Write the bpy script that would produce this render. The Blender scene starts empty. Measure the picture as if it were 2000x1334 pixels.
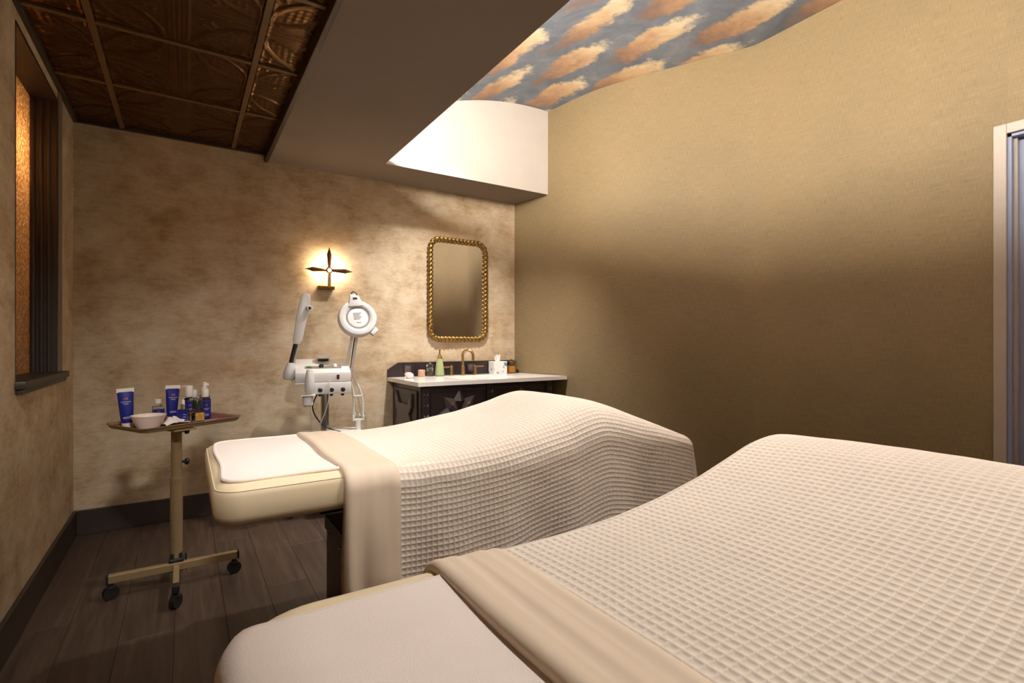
import bpy, bmesh, math, random
import numpy as np
from mathutils import Vector, Matrix

scene = bpy.context.scene
C = scene.collection
random.seed(7)
R = math.radians

# ------------------------------------------------------------------ camera, world, light, exposure
cam_d = bpy.data.cameras.new('camera')
cam_d.sensor_fit = 'HORIZONTAL'
cam_d.sensor_width = 36.0
cam_d.lens = 1003.0 / 2000.0 * 36.0
cam_d.clip_start = 0.02
cam = bpy.data.objects.new('camera', cam_d)
cam.location = (0.5536, -3.954, 1.15)
cam.rotation_euler = (R(90), 0, R(-32.54))
C.objects.link(cam)
scene.camera = cam

w = bpy.data.worlds.new('world')
scene.world = w
w.use_nodes = True
w.node_tree.nodes['Background'].inputs[0].default_value = (0.9, 0.8, 0.7, 1)
w.node_tree.nodes['Background'].inputs[1].default_value = 0.0

vs = scene.view_settings
vs.view_transform = 'Standard'
vs.look = 'None'
vs.gamma = 1.0
vs.use_curve_mapping = False
vs.exposure = 0.0

COVE_POWER = 115.0        # emission strength of the cove strip
SCONCE_POWER = 280.0
SPOT_POWER = 180.0        # unseen downlights added to brighten beds, vanity and trolley

# ------------------------------------------------------------------ helpers
def link(o, parent=None):
    C.objects.link(o)
    if parent is not None:
        o.parent = parent
    return o

def tag(o, label=None, cat=None, group=None, kind=None):
    if label: o['label'] = label
    if cat: o['category'] = cat
    if group: o['group'] = group
    if kind: o['kind'] = kind
    return o

def thing(name, label, cat, loc=(0, 0, 0), rz=0.0, group=None):
    o = bpy.data.objects.new(name, None)
    o.empty_display_size = 0.05
    o.location = loc
    o.rotation_euler = (0, 0, rz)
    C.objects.link(o)
    return tag(o, label, cat, group)

class MB:
    """collects shapes; build() links them as one mesh object"""
    def __init__(self):
        self.bm = bmesh.new()
    def _merge(self, b2, mat=None):
        if mat is not None:
            bmesh.ops.transform(b2, matrix=mat, verts=b2.verts)
        me = bpy.data.meshes.new('tmp')
        b2.to_mesh(me); b2.free()
        self.bm.from_mesh(me)
        bpy.data.meshes.remove(me)
    def box(self, x0, x1, y0, y1, z0, z1, bev=0.0, seg=2, rot=None, pivot=None):
        b = bmesh.new()
        bmesh.ops.create_cube(b, size=1.0)
        for v in b.verts:
            v.co = Vector(((x0 + x1) / 2 + v.co.x * (x1 - x0), (y0 + y1) / 2 + v.co.y * (y1 - y0), (z0 + z1) / 2 + v.co.z * (z1 - z0)))
        if bev > 0:
            bmesh.ops.bevel(b, geom=b.edges[:], offset=bev, segments=seg, profile=0.5, affect='EDGES')
        m = None
        if rot is not None:
            pv = Vector(pivot) if pivot else Vector(((x0 + x1) / 2, (y0 + y1) / 2, (z0 + z1) / 2))
            m = Matrix.Translation(pv) @ rot @ Matrix.Translation(-pv)
        self._merge(b, m)
        return self
    def cyl(self, p0, p1, r0, r1=None, n=20, caps=True):
        r1 = r0 if r1 is None else r1
        p0, p1 = Vector(p0), Vector(p1)
        d = p1 - p0
        b = bmesh.new()
        bmesh.ops.create_cone(b, cap_ends=caps, segments=n, radius1=r0, radius2=r1, depth=d.length)
        q = d.to_track_quat('Z', 'Y').to_matrix().to_4x4()
        self._merge(b, Matrix.Translation((p0 + p1) / 2) @ q)
        return self
    def lathe(self, prof, loc=(0, 0, 0), n=28, axis=None, sx=1.0, sy=1.0):
        vs_, fs = [], []
        for (r, z) in prof:
            for k in range(n):
                a = 2 * math.pi * k / n
                vs_.append((r * math.cos(a) * sx, r * math.sin(a) * sy, z))
        for i in range(len(prof) - 1):
            for k in range(n):
                a, b_ = i * n + k, i * n + (k + 1) % n
                fs.append((a, b_, b_ + n, a + n))
        b = bmesh.new()
        bv = [b.verts.new(v) for v in vs_]
        for f in fs:
            try: b.faces.new([bv[i] for i in f])
            except ValueError: pass
        if prof[0][0] > 1e-6: b.faces.new([bv[k] for k in reversed(range(n))])
        if prof[-1][0] > 1e-6: b.faces.new([bv[(len(prof) - 1) * n + k] for k in range(n)])
        bmesh.ops.remove_doubles(b, verts=b.verts, dist=1e-6)
        m = Matrix.Translation(loc)
        if axis is not None:
            m = m @ Vector(axis).to_track_quat('Z', 'Y').to_matrix().to_4x4()
        self._merge(b, m)
        return self
    def tube(self, pts, r, n=10, closed=False, sub=0):
        pts = [Vector(p) for p in pts]
        if sub:
            pts = smooth_path(pts, sub, closed)
        N = len(pts)
        rad = r if callable(r) else (lambda t: r)
        vs_, fs = [], []
        up = None
        for i, p in enumerate(pts):
            if closed:
                t = (pts[(i + 1) % N] - pts[i - 1]).normalized()
            else:
                t = (pts[min(i + 1, N - 1)] - pts[max(i - 1, 0)]).normalized()
            if up is None:
                up = t.orthogonal().normalized()
            up = (up - t * up.dot(t)).normalized()
            s_ = t.cross(up)
            for k in range(n):
                a = 2 * math.pi * k / n
                vs_.append(p + (up * math.cos(a) + s_ * math.sin(a)) * rad(i / max(1, N - 1)))
        for i in range(N if closed else N - 1):
            j = (i + 1) % N
            for k in range(n):
                fs.append((i * n + k, i * n + (k + 1) % n, j * n + (k + 1) % n, j * n + k))
        b = bmesh.new()
        bv = [b.verts.new(v) for v in vs_]
        for f in fs: b.faces.new([bv[i] for i in f])
        if not closed:
            b.faces.new([bv[k] for k in reversed(range(n))])
            b.faces.new([bv[(N - 1) * n + k] for k in range(n)])
        self._merge(b)
        return self
    def prism(self, poly, h, mat=None, bev=0.0):
        """poly: (x, y) list extruded from z=0 to z=h, then mat"""
        b = bmesh.new()
        lo = [b.verts.new((x, y, 0)) for x, y in poly]
        hi = [b.verts.new((x, y, h)) for x, y in poly]
        n = len(poly)
        b.faces.new(list(reversed(lo))); b.faces.new(hi)
        for i in range(n):
            b.faces.new((lo[i], lo[(i + 1) % n], hi[(i + 1) % n], hi[i]))
        bmesh.ops.recalc_face_normals(b, faces=b.faces)
        if bev > 0:
            bmesh.ops.bevel(b, geom=b.edges[:], offset=bev, segments=2, profile=0.5, affect='EDGES')
        self._merge(b, mat)
        return self
    def raw(self, verts, faces, mat=None):
        b = bmesh.new()
        bv = [b.verts.new(v) for v in verts]
        for f in faces: b.faces.new([bv[i] for i in f])
        bmesh.ops.recalc_face_normals(b, faces=b.faces)
        self._merge(b, mat)
        return self
    def mesh(self, name, mat, smooth=True, angle=35):
        me = bpy.data.meshes.new(name)
        self.bm.to_mesh(me); self.bm.free()
        if smooth:
            me.polygons.foreach_set('use_smooth', [True] * len(me.polygons))
            me.set_sharp_from_angle(angle=R(angle))
        if mat: me.materials.append(mat)
        return me
    def build(self, name, mat, parent=None, smooth=True, angle=35):
        return link(bpy.data.objects.new(name, self.mesh(name, mat, smooth, angle)), parent)

def smooth_path(pts, sub, closed=False):
    out = []
    N = len(pts)
    rng = range(N if closed else N - 1)
    for i in rng:
        if closed:
            p0, p1, p2, p3 = pts[i - 1], pts[i], pts[(i + 1) % N], pts[(i + 2) % N]
        else:
            p0, p1, p2, p3 = pts[max(i - 1, 0)], pts[i], pts[i + 1], pts[min(i + 2, N - 1)]
        for k in range(sub):
            t = k / sub
            out.append(0.5 * ((2 * p1) + (p2 - p0) * t + (2 * p0 - 5 * p1 + 4 * p2 - p3) * t * t + (3 * p1 - p0 - 3 * p2 + p3) * t ** 3))
    if not closed: out.append(pts[-1])
    return out

def grid_mesh(name, P, mat, flip=False, uv=None, cyc=False):
    """P: numpy array (n, m, 3)"""
    n, m = P.shape[:2]
    idx = np.arange(n * m).reshape(n, m)
    if cyc:
        idx = np.concatenate([idx, idx[:, :1]], axis=1)
    a, b, c, d = idx[:-1, :-1], idx[1:, :-1], idx[1:, 1:], idx[:-1, 1:]
    q = np.stack([a, d, c, b] if flip else [a, b, c, d], axis=-1).reshape(-1, 4)
    me = bpy.data.meshes.new(name)
    me.vertices.add(n * m)
    me.vertices.foreach_set('co', P.astype(np.float32).reshape(-1))
    me.loops.add(q.size)
    me.loops.foreach_set('vertex_index', q.astype(np.int32).reshape(-1))
    me.polygons.add(len(q))
    me.polygons.foreach_set('loop_start', np.arange(0, q.size, 4, dtype=np.int32))
    me.polygons.foreach_set('loop_total', np.full(len(q), 4, dtype=np.int32))
    me.polygons.foreach_set('use_smooth', np.ones(len(q), dtype=bool))
    if uv is not None:
        l = me.uv_layers.new(name='UVMap')
        l.data.foreach_set('uv', uv.reshape(-1, 2)[q.reshape(-1)].astype(np.float32).reshape(-1))
    me.update(calc_edges=True)
    me.validate()
    if mat: me.materials.append(mat)
    return me

def grid_normals(P):
    du = np.gradient(P, axis=0); dv = np.gradient(P, axis=1)
    n = np.cross(du, dv)
    return n / (np.linalg.norm(n, axis=-1, keepdims=True) + 1e-12)

def text_obj(name, body, size, mat, parent, loc, rot, extrude=0.0002, align='CENTER'):
    cu = bpy.data.curves.new(name, 'FONT')
    cu.body = body; cu.size = size; cu.extrude = extrude
    cu.align_x = align; cu.align_y = 'CENTER'
    tmp = bpy.data.objects.new(name + '_tmp', cu)
    C.objects.link(tmp)
    bpy.context.view_layer.update()
    me = bpy.data.meshes.new_from_object(tmp.evaluated_get(bpy.context.evaluated_depsgraph_get()))
    bpy.data.objects.remove(tmp)
    me.name = name
    me.materials.clear(); me.materials.append(mat)
    o = bpy.data.objects.new(name, me)
    o.location = loc; o.rotation_euler = rot
    return link(o, parent)

# ------------------------------------------------------------------ materials
def lin(c):
    return tuple(((x / 255.0) / 12.92 if x / 255.0 <= 0.04045 else ((x / 255.0 + 0.055) / 1.055) ** 2.4) for x in c)

class NT:
    def __init__(self, name):
        self.m = bpy.data.materials.new(name)
        self.m.use_nodes = True
        self.t = self.m.node_tree
        self.b = self.t.nodes['Principled BSDF']
        self.out = self.t.nodes['Material Output']
    def n(self, typ, **kw):
        x = self.t.nodes.new('ShaderNode' + typ)
        for k, v in kw.items():
            if k.startswith('i_'):
                key = k[2:].replace('_', ' ')
                x.inputs[int(key) if key.isdigit() else key].default_value = v
            else:
                setattr(x, k, v)
        return x
    def l(self, a, ao, b, bi):
        self.t.links.new(a.outputs[ao], b.inputs[bi])
    def coord(self, kind='Object', scale=(1, 1, 1), rot=(0, 0, 0)):
        tc = self.n('TexCoord'); mp = self.n('Mapping')
        mp.inputs['Scale'].default_value = scale
        mp.inputs['Rotation'].default_value = rot
        self.l(tc, kind, mp, 'Vector')
        return mp
    def noise(self, vec, scale=5, detail=4, rough=0.55, dist=0.0):
        x = self.n('TexNoise')
        x.inputs['Scale'].default_value = scale; x.inputs['Detail'].default_value = detail
        x.inputs['Roughness'].default_value = rough; x.inputs['Distortion'].default_value = dist
        if vec is not None: self.l(vec, 0, x, 'Vector')
        return x
    def ramp(self, src, so, stops):
        r_ = self.n('ValToRGB')
        el = r_.color_ramp.elements
        while len(el) < len(stops): el.new(0.5)
        for e, (p, c) in zip(el, stops):
            e.position = p; e.color = (*c, 1) if len(c) == 3 else c
        self.l(src, so, r_, 'Fac')
        return r_
    def mix(self, fac, a, b, typ='MIX'):
        x = self.n('Mix', data_type='RGBA', blend_type=typ)
        for s, i in ((fac, 0), (a, 6), (b, 7)):
            if isinstance(s, tuple) and hasattr(s[0], 'outputs'):
                self.t.links.new(s[0].outputs[s[1]], x.inputs[i])
            elif i == 0: x.inputs[0].default_value = s
            else: x.inputs[i].default_value = (*s, 1)
        return x
    def math(self, op, a, b=None, c=None):
        x = self.n('Math', operation=op)
        for i, s in enumerate((a, b, c)):
            if s is None: continue
            if isinstance(s, tuple): self.t.links.new(s[0].outputs[s[1]], x.inputs[i])
            else: x.inputs[i].default_value = s
        return x
    def bump(self, src, so, strength=0.3, dist=0.01):
        x = self.n('Bump')
        x.inputs['Strength'].default_value = strength; x.inputs['Distance'].default_value = dist
        self.l(src, so, x, 'Height'); self.l(x, 0, self.b, 'Normal')
        return x

def plain(name, rgb, rough=0.5, metal=0.0, var=0.06, scale=30, bump=0.0, spec=None, **kw):
    """one colour with a little procedural variation"""
    t = NT(name)
    c = t.coord()
    nz = t.noise(c, scale, 3)
    lo = tuple(max(0, x * (1 - var)) for x in rgb); hi = tuple(min(1, x * (1 + var)) for x in rgb)
    r_ = t.ramp(nz, 0, [(0.3, lo), (0.7, hi)])
    t.l(r_, 0, t.b, 'Base Color')
    t.b.inputs['Roughness'].default_value = rough
    t.b.inputs['Metallic'].default_value = metal
    if spec is not None: t.b.inputs['Specular IOR Level'].default_value = spec
    if bump: t.bump(nz, 0, bump, 0.002)
    for k, v in kw.items():
        t.b.inputs[k.replace('_', ' ')].default_value = v
    return t.m

def emit(name, rgb, s):
    t = NT(name)
    t.b.inputs['Base Color'].default_value = (*rgb, 1)
    t.b.inputs['Emission Color'].default_value = (*rgb, 1)
    t.b.inputs['Emission Strength'].default_value = s
    return t.m

M = {}
def wall_paper():
    t = NT('mottled_wallpaper')
    c = t.coord(scale=(1, 1, 1.35))
    n1 = t.noise(c, 3.6, 10, 0.70, 0.1)
    n2 = t.noise(t.coord(scale=(1, 1, 4)), 13, 7, 0.75, 0.1)
    n3 = t.noise(t.coord(scale=(1, 1, 9)), 40, 3, 0.6)
    a = t.math('MULTIPLY', (n1, 0), 0.68); b = t.math('MULTIPLY_ADD', (n2, 0), 0.25, (a, 0)); d = t.math('MULTIPLY_ADD', (n3, 0), 0.07, (b, 0))
    r_ = t.ramp(d, 0, [(0.34, lin((160, 134, 104))), (0.44, lin((188, 164, 132))), (0.51, lin((206, 186, 156))), (0.62, lin((222, 206, 180)))])
    # warm ochre drifts
    o = t.noise(t.coord(scale=(1, 1, 1.6)), 1.7, 5, 0.6, 0.5)
    of = t.ramp(o, 0, [(0.52, (0, 0, 0)), (0.70, (0.40, 0.40, 0.40))])
    mx = t.mix((of, 0), (r_, 0), lin((190, 152, 108)))
    t.l(mx, 2, t.b, 'Base Color')
    t.b.inputs['Roughness'].default_value = 0.75
    t.b.inputs['Specular IOR Level'].default_value = 0.25
    t.bump(d, 0, 0.08, 0.003)
    return t.m
M['wallpaper'] = wall_paper()

def linen_paper():
    t = NT('woven_gold_wallcovering')
    cu = t.coord('UV')
    w1 = t.noise(t.coord('UV', scale=(9, 700, 1)), 1, 3, 0.6)
    w2 = t.noise(t.coord('UV', scale=(800, 22, 1)), 1, 2, 0.6)
    big = t.noise(cu, 1.6, 4)
    s_ = t.math('ADD', (w1, 0), (w2, 0))
    s2 = t.math('MULTIPLY', (s_, 0), 0.5)
    r_ = t.ramp(s2, 0, [(0.36, lin((120, 104, 75))), (0.5, lin((138, 120, 89))), (0.64, lin((154, 136, 104)))])
    rb = t.ramp(big, 0, [(0.3, (0.92, 0.92, 0.92)), (0.7, (1.06, 1.05, 1.03))])
    mx = t.mix(1.0, (r_, 0), (rb, 0), 'MULTIPLY')
    t.l(mx, 2, t.b, 'Base Color')
    t.b.inputs['Roughness'].default_value = 0.62
    t.b.inputs['Specular IOR Level'].default_value = 0.3
    t.bump(s2, 0, 0.12, 0.001)
    return t.m
M['linen'] = linen_paper()

def mural():
    t = NT('painted_sky_mural')
    tc = t.n('TexCoord')
    sep0 = t.n('SeparateXYZ'); t.l(tc, 'Object', sep0, 0)
    # wobble the coordinates with noise so that the clouds have ragged edges
    nA = t.noise(None, 3.2, 8, 0.62); t.l(tc, 'Object', nA, 'Vector')
    sepn = t.n('SeparateColor'); t.l(nA, 'Color', sepn, 0)
    dx = t.math('MULTIPLY_ADD', (sepn, 0), 0.26, -0.13); dy = t.math('MULTIPLY_ADD', (sepn, 1), 0.55, -0.275)
    x = t.math('ADD', (sep0, 0), (dx, 0)); y0 = t.math('ADD', (sep0, 1), (dy, 0))
    # lean of the cloud streaks
    y = y0
    xs = t.math('MULTIPLY_ADD', (y, 0), 0.10, (x, 0))
    colf = t.math('DIVIDE', (t.math('ADD', (xs, 0), -2.47), 0), 0.25)
    col = t.math('ROUND', (colf, 0))
    lx = t.math('SUBTRACT', (colf, 0), (col, 0))             # -.5 .. .5
    odd = t.math('ABSOLUTE', (t.math('MODULO', (col, 0), 2.0), 0))
    yy = t.math('MULTIPLY_ADD', (odd, 0), 0.46, (t.math('ADD', (y, 0), 0.67), 0))
    yv = t.math('DIVIDE', (yy, 0), 0.93)
    ly = t.math('SUBTRACT', (yv, 0), (t.math('ROUND', (yv, 0)), 0))
    ex = t.math('DIVIDE', (lx, 0), 0.50); ey = t.math('DIVIDE', (ly, 0), 0.40)
    d2 = t.math('ADD', (t.math('POWER', (t.math('ABSOLUTE', (ex, 0)), 0), 2), 0), (t.math('POWER', (t.math('ABSOLUTE', (ey, 0)), 0), 2), 0))
    nf = t.noise(None, 11, 9, 0.72); t.l(tc, 'Object', nf, 'Vector')
    dd = t.math('MULTIPLY_ADD', (nf, 0), 1.8, (t.math('ADD', (d2, 0), -0.90), 0))
    mask = t.ramp(dd, 0, [(0.50, (1, 1, 1)), (0.98, (0, 0, 0))])
    tone = t.math('MULTIPLY_ADD', (ly, 0), 1.15, (t.math('MULTIPLY_ADD', (nf, 0), 0.5, 0.25), 0))
    cc = t.ramp(tone, 0, [(0.15, lin((232, 214, 180))), (0.36, lin((210, 180, 142))), (0.58, lin((180, 144, 114))), (0.82, lin((136, 112, 100)))])
    bgn = t.noise(None, 5, 6, 0.65, 0.6); t.l(tc, 'Object', bgn, 'Vector')
    bg = t.ramp(bgn, 0, [(0.3, lin((104, 110, 120))), (0.55, lin((124, 130, 140))), (0.75, lin((146, 148, 154)))])
    mx = t.mix((mask, 0), (bg, 0), (cc, 0))
    t.l(mx, 2, t.b, 'Base Color')
    t.b.inputs['Roughness'].default_value = 0.85
    t.b.inputs['Specular IOR Level'].default_value = 0.2
    return t.m
M['mural'] = mural()

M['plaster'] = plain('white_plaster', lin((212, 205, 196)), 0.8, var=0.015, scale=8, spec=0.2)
M['soffit'] = plain('shade_toned_plaster', lin((134, 120, 106)), 0.8, var=0.015, scale=6, spec=0.2)  # off-white soffit, its shade put into a darker colour
M['trimdark'] = plain('dark_brown_trim', lin((62, 50, 43)), 0.45, var=0.08, scale=14)
M['casing'] = plain('casing_paint', lin((182, 170, 158)), 0.4, var=0.02)
M['door_bluelight'] = plain('door_blue_light_tint', lin((150, 160, 188)), 0.5, var=0.02)  # blue light from the next room put into leaf and jamb colour
M['tee'] = plain('tee_bar_bronze', lin((112, 86, 52)), 0.45, metal=0.3, var=0.08, scale=12)
M['tin'] = plain('bronze_tin', lin((94, 62, 26)), 0.28, metal=0.85, var=0.18, scale=9)
M['brass'] = plain('antique_brass', lin((190, 160, 112)), 0.3, metal=1.0, var=0.10, scale=40)
M['brass_dark'] = plain('dark_antique_brass', lin((128, 92, 46)), 0.38, metal=1.0, var=0.18, scale=50)
M['gilt'] = plain('gilt_frame', lin((146, 114, 62)), 0.36, metal=0.85, var=0.5, scale=55, bump=0.3)
M['bronze'] = plain('bronze_paint_tube', lin((164, 138, 100)), 0.36, metal=0.45, var=0.05, scale=20)
M['black'] = plain('black_plastic', (0.012, 0.011, 0.011), 0.4)
M['white'] = plain('white_plastic', lin((222, 218, 214)), 0.35, var=0.02)
M['white_soft'] = plain('white_cap_plastic', lin((240, 232, 224)), 0.4, var=0.02)
M['steel'] = plain('brushed_steel', (0.55, 0.54, 0.52), 0.25, metal=1.0, var=0.04)
M['greypanel'] = plain('grey_panel', lin((120, 116, 112)), 0.5)
M['green'] = plain('green_switch', lin((20, 110, 70)), 0.35)
M['redsw'] = plain('dark_red_rocker', lin((80, 20, 28)), 0.3)
M['grey_print'] = plain('grey_print', lin((150, 144, 140)), 0.6)
M['blue'] = plain('cobalt_blue_plastic', lin((24, 34, 128)), 0.3, var=0.05)
M['orange_print'] = plain('orange_print', lin((206, 120, 84)), 0.5)
M['white_print'] = plain('white_print', lin((226, 226, 232)), 0.5)
M['ceramic'] = plain('blush_ceramic', lin((244, 228, 216)), 0.4, var=0.01)
M['mauve'] = plain('mauve_liner', lin((128, 70, 76)), 0.85, var=0.08, scale=60, bump=0.2)
M['goldlabel'] = plain('gold_label', lin((214, 170, 84)), 0.4, metal=0.3, var=0.2, scale=120)
M['olive'] = plain('dark_olive_cap', lin((30, 36, 26)), 0.3)
M['tissue'] = plain('tissue_paper', lin((246, 238, 230)), 0.9, var=0.01)
M['wax'] = plain('amber_wax', lin((214, 160, 88)), 0.5, var=0.15, scale=60)
M['sage'] = plain('sage_green_glass', lin((172, 182, 132)), 0.25, var=0.02)
M['pinkstone'] = plain('pink_marble', lin((206, 164, 138)), 0.4, var=0.22, scale=50)
M['quartz'] = plain('rose_quartz', lin((240, 214, 206)), 0.35, var=0.06, scale=40)
M['countertop'] = plain('white_quartz_top', lin((246, 240, 233)), 0.16, var=0.02, scale=9)
M['espresso'] = plain('espresso_wood', lin((48, 36, 38)), 0.36, var=0.2, scale=18)
M['espresso2'] = plain('raised_espresso_wood', lin((92, 78, 80)), 0.34, var=0.15, scale=18)
M['vinyl'] = plain('cream_vinyl', lin((236, 216, 180)), 0.42, var=0.015, scale=10)
M['pedestal'] = plain('dark_brown_laminate', lin((58, 40, 32)), 0.35, var=0.12, scale=10)

def glass(name, rgb=(1, 1, 1), rough=0.02):
    t = NT(name)
    t.b.inputs['Base Color'].default_value = (*rgb, 1)
    t.b.inputs['Transmission Weight'].default_value = 1.0
    t.b.inputs['Roughness'].default_value = rough
    t.b.inputs['IOR'].default_value = 1.45
    return t.m
M['glass'] = glass('clear_glass', (0.95, 0.95, 0.93))
M['amberglass'] = glass('amber_glass', (0.98, 0.88, 0.68), 0.08)
M['lens'] = plain('magnifier_cover', lin((240, 237, 234)), 0.45, var=0.01)

def mirror_mat():
    t = NT('mirror_silver')
    t.b.inputs['Base Color'].default_value = (0.82, 0.81, 0.80, 1)
    t.b.inputs['Metallic'].default_value = 1.0
    t.b.inputs['Roughness'].default_value = 0.015
    return t.m
M['mirror'] = mirror_mat()

def window_glass():
    t = NT('hammered_glass')
    c = t.coord(scale=(1, 1, 0.7))
    v = t.n('TexVoronoi'); v.inputs['Scale'].default_value = 85
    t.l(c, 0, v, 'Vector')
    n_ = t.noise(c, 160, 2)
    a = t.math('ADD', (v, 0), (n_, 0))
    t.b.inputs['Base Color'].default_value = (*lin((214, 176, 128)), 1)
    t.b.inputs['Roughness'].default_value = 0.22
    t.bump(a, 0, 1.0, 0.006)
    bp = t.b.inputs['Normal'].links[0].from_node
    tr = t.n('BsdfTranslucent')
    gr = t.ramp(v, 0, [(0.1, lin((255, 232, 196))), (0.55, lin((160, 124, 84)))]); t.l(gr, 0, tr, 0)
    t.l(bp, 0, tr, 'Normal')
    ms = t.n('MixShader'); ms.inputs[0].default_value = 0.55
    t.l(t.b, 0, ms, 1); t.l(tr, 0, ms, 2)
    t.l(ms, 0, t.out, 0)
    return t.m
M['winglass'] = window_glass()

def wood_floor(i):
    t = NT('floor_plank_wood_%d' % i)
    c = t.coord(scale=(26, 1.6, 1))
    oi = t.n('ObjectInfo')
    ad = t.n('VectorMath', operation='ADD')
    t.l(c, 0, ad, 0)
    cx = t.n('CombineXYZ'); t.l(oi, 'Random', cx, 0); t.l(oi, 'Random', cx, 1)
    sc = t.n('VectorMath', operation='SCALE'); t.l(cx, 0, sc, 0); sc.inputs['Scale'].default_value = 50
    t.l(sc, 0, ad, 1)
    n_ = t.noise(ad, 1.4, 6, 0.65, 0.6)
    r_ = t.ramp(n_, 0, [(0.3, lin((58, 44, 36))), (0.52, lin((74, 57, 46))), (0.72, lin((90, 71, 58)))])
    vv = t.math('MULTIPLY_ADD', (oi, 'Random'), 0.35, 0.80)
    hs = t.n('HueSaturation'); t.l(vv, 0, hs, 'Value'); t.l(r_, 0, hs, 'Color')
    t.l(hs, 0, t.b, 'Base Color')
    t.b.inputs['Roughness'].default_value = 0.5
    t.bump(n_, 0, 0.1, 0.001)
    return t.m
M['plank'] = wood_floor(0)

def cloth(name, rgb, rough=0.9, bump=0.15, scale=900, sheen=0.15, var=0.02):
    t = NT(name)
    c = t.coord()
    n_ = t.noise(c, scale, 2)
    nb = t.noise(c, 7, 3)
    lo = tuple(x * (1 - var) for x in rgb); hi = tuple(min(1, x * (1 + var)) for x in rgb)
    r_ = t.ramp(nb, 0, [(0.3, lo), (0.7, hi)])
    t.l(r_, 0, t.b, 'Base Color')
    t.b.inputs['Roughness'].default_value = rough
    t.b.inputs['Specular IOR Level'].default_value = 0.2
    t.b.inputs['Sheen Weight'].default_value = sheen
    t.bump(n_, 0, bump, 0.001)
    return t.m
M['waffle'] = cloth('cream_waffle_cotton', lin((236, 222, 206)), bump=0.1)
M['sheet'] = cloth('beige_sateen', lin((228, 208, 184)), rough=0.5, bump=0.03, sheen=0.05)
M['terry'] = cloth('white_terry', lin((246, 232, 222)), bump=0.6, scale=420, sheen=0.3)

# ------------------------------------------------------------------ the setting
REAR = -5.2
ZC = 2.457        # tin ceiling
ZS = 2.407        # soffit underside
ZV = 3.117        # crown of the vault
LX = 1.752        # lip of the cove

# right wall in plan: straight, swinging out, straight again
plan = [(3.104, 0.0), (3.176, -0.415), (3.204, -0.59), (3.232, -0.756), (3.274, -0.941), (3.353, -1.147), (3.444, -1.34),
        (3.536, -1.525), (3.640, -1.732), (3.705, -1.858), (3.738, -1.930), (3.745, -1.960), (3.748, -2.02), (3.748, -2.3)]
pl = np.array([tuple(v) for v in smooth_path([Vector((x, y, 0)) for x, y in plan], 4)])[:, :2]
def wall_x(y):
    return float(np.interp(-y, -pl[:, 1], pl[:, 0]))
WX = 3.748

def struct(o):
    o['kind'] = 'structure'
    return o

# floor: a dark slab with individual planks
floor = struct(MB().box(-0.3, 4.1, REAR - 0.2, 0.2, -0.12, -0.012).build('floor', M['trimdark'], smooth=False))
PW, PL = 0.18, 1.22
pm = MB().box(-PW / 2 + 0.0005, PW / 2 - 0.0005, -PL / 2 + 0.0005, PL / 2 - 0.0005, -0.012, 0.0, bev=0.0008, seg=1).mesh('plank', M['plank'], smooth=False)
x = -0.02
ci = 0
while x < WX + 0.1:
    off = (ci * 0.47) % PL
    y = 0.0 + off
    while y > REAR - PL / 2:
        o = link(bpy.data.objects.new('plank', pm), floor)
        o.location = (x + PW / 2, y - PL / 2, 0)
        y -= PL
    x += PW; ci += 1

# back wall
struct(MB().box(-0.14, 3.3, 0.0, 0.12, 0, 2.6).build('wall_back', M['wallpaper'], smooth=False))
# left wall with the window opening
WY0, WY1, WZ0, WZ1 = -1.235, -0.45, 0.99, 2.40
b = MB()
b.box(-0.14, 0, REAR, WY0, 0, 2.6)
b.box(-0.14, 0, WY1, 0.0, 0, 2.6)
b.box(-0.14, 0, WY0, WY1, 0, WZ0 - 0.035)
b.box(-0.14, 0, WY0, WY1, WZ1, 2.6)
struct(b.build('wall_left', M['wallpaper'], smooth=False))
# rear wall behind the camera
struct(MB().box(-0.14, 4.0, REAR - 0.12, REAR, 0, 3.25).build('wall_rear', M['plaster'], smooth=False))

# right wall: extruded plan with a doorway
DY0, DY1, DZ = -3.188, -4.06, 2.104
def wall_strip(pts, z0, z1, th=0.12):
    """vertical strip along plan points, with uv in metres"""
    n = len(pts)
    s = np.concatenate([[0], np.cumsum(np.linalg.norm(np.diff(pts, axis=0), axis=1))])
    V = np.zeros((n, 4, 3)); U = np.zeros((n, 4, 2))
    for i, (px, py) in enumerate(pts):
        V[i] = [(px, py, z0), (px, py, z1), (px + th, py, z1), (px + th, py, z0)]
        U[i] = [(s[i], z0), (s[i], z1), (s[i], z1 + th), (s[i], z0 - th)]
    return V, U
def wall_mesh(strips):
    allv, allf, alluv = [], [], []
    for V, U in strips:
        n = V.shape[0]; o = len(allv)
        allv += [tuple(v) for v in V.reshape(-1, 3)]
        uvl = U.reshape(-1, 2)
        for i in range(n - 1):
            for k in range(4):
                a, b_ = i * 4 + k, i * 4 + (k + 1) % 4
                f = (a, b_, b_ + 4, a + 4)
                allf.append(tuple(o + q for q in f)); alluv += [tuple(uvl[q]) for q in f]
        for f in ((3, 2, 1, 0), tuple((n - 1) * 4 + q for q in (0, 1, 2, 3))):
            allf.append(tuple(o + q for q in f)); alluv += [tuple(uvl[q]) for q in f]
    me = bpy.data.meshes.new('wall_right')
    me.from_pydata(allv, [], allf)
    l = me.uv_layers.new(name='UVMap')
    for i, u in enumerate(alluv): l.data[i].uv = u
    me.polygons.foreach_set('use_smooth', [True] * len(me.polygons))
    me.set_sharp_from_angle(angle=R(40))
    me.materials.append(M['linen'])
    return me
far = np.vstack([[pl[0][0], 0.0], pl[1:], [WX, DY0]])
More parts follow.
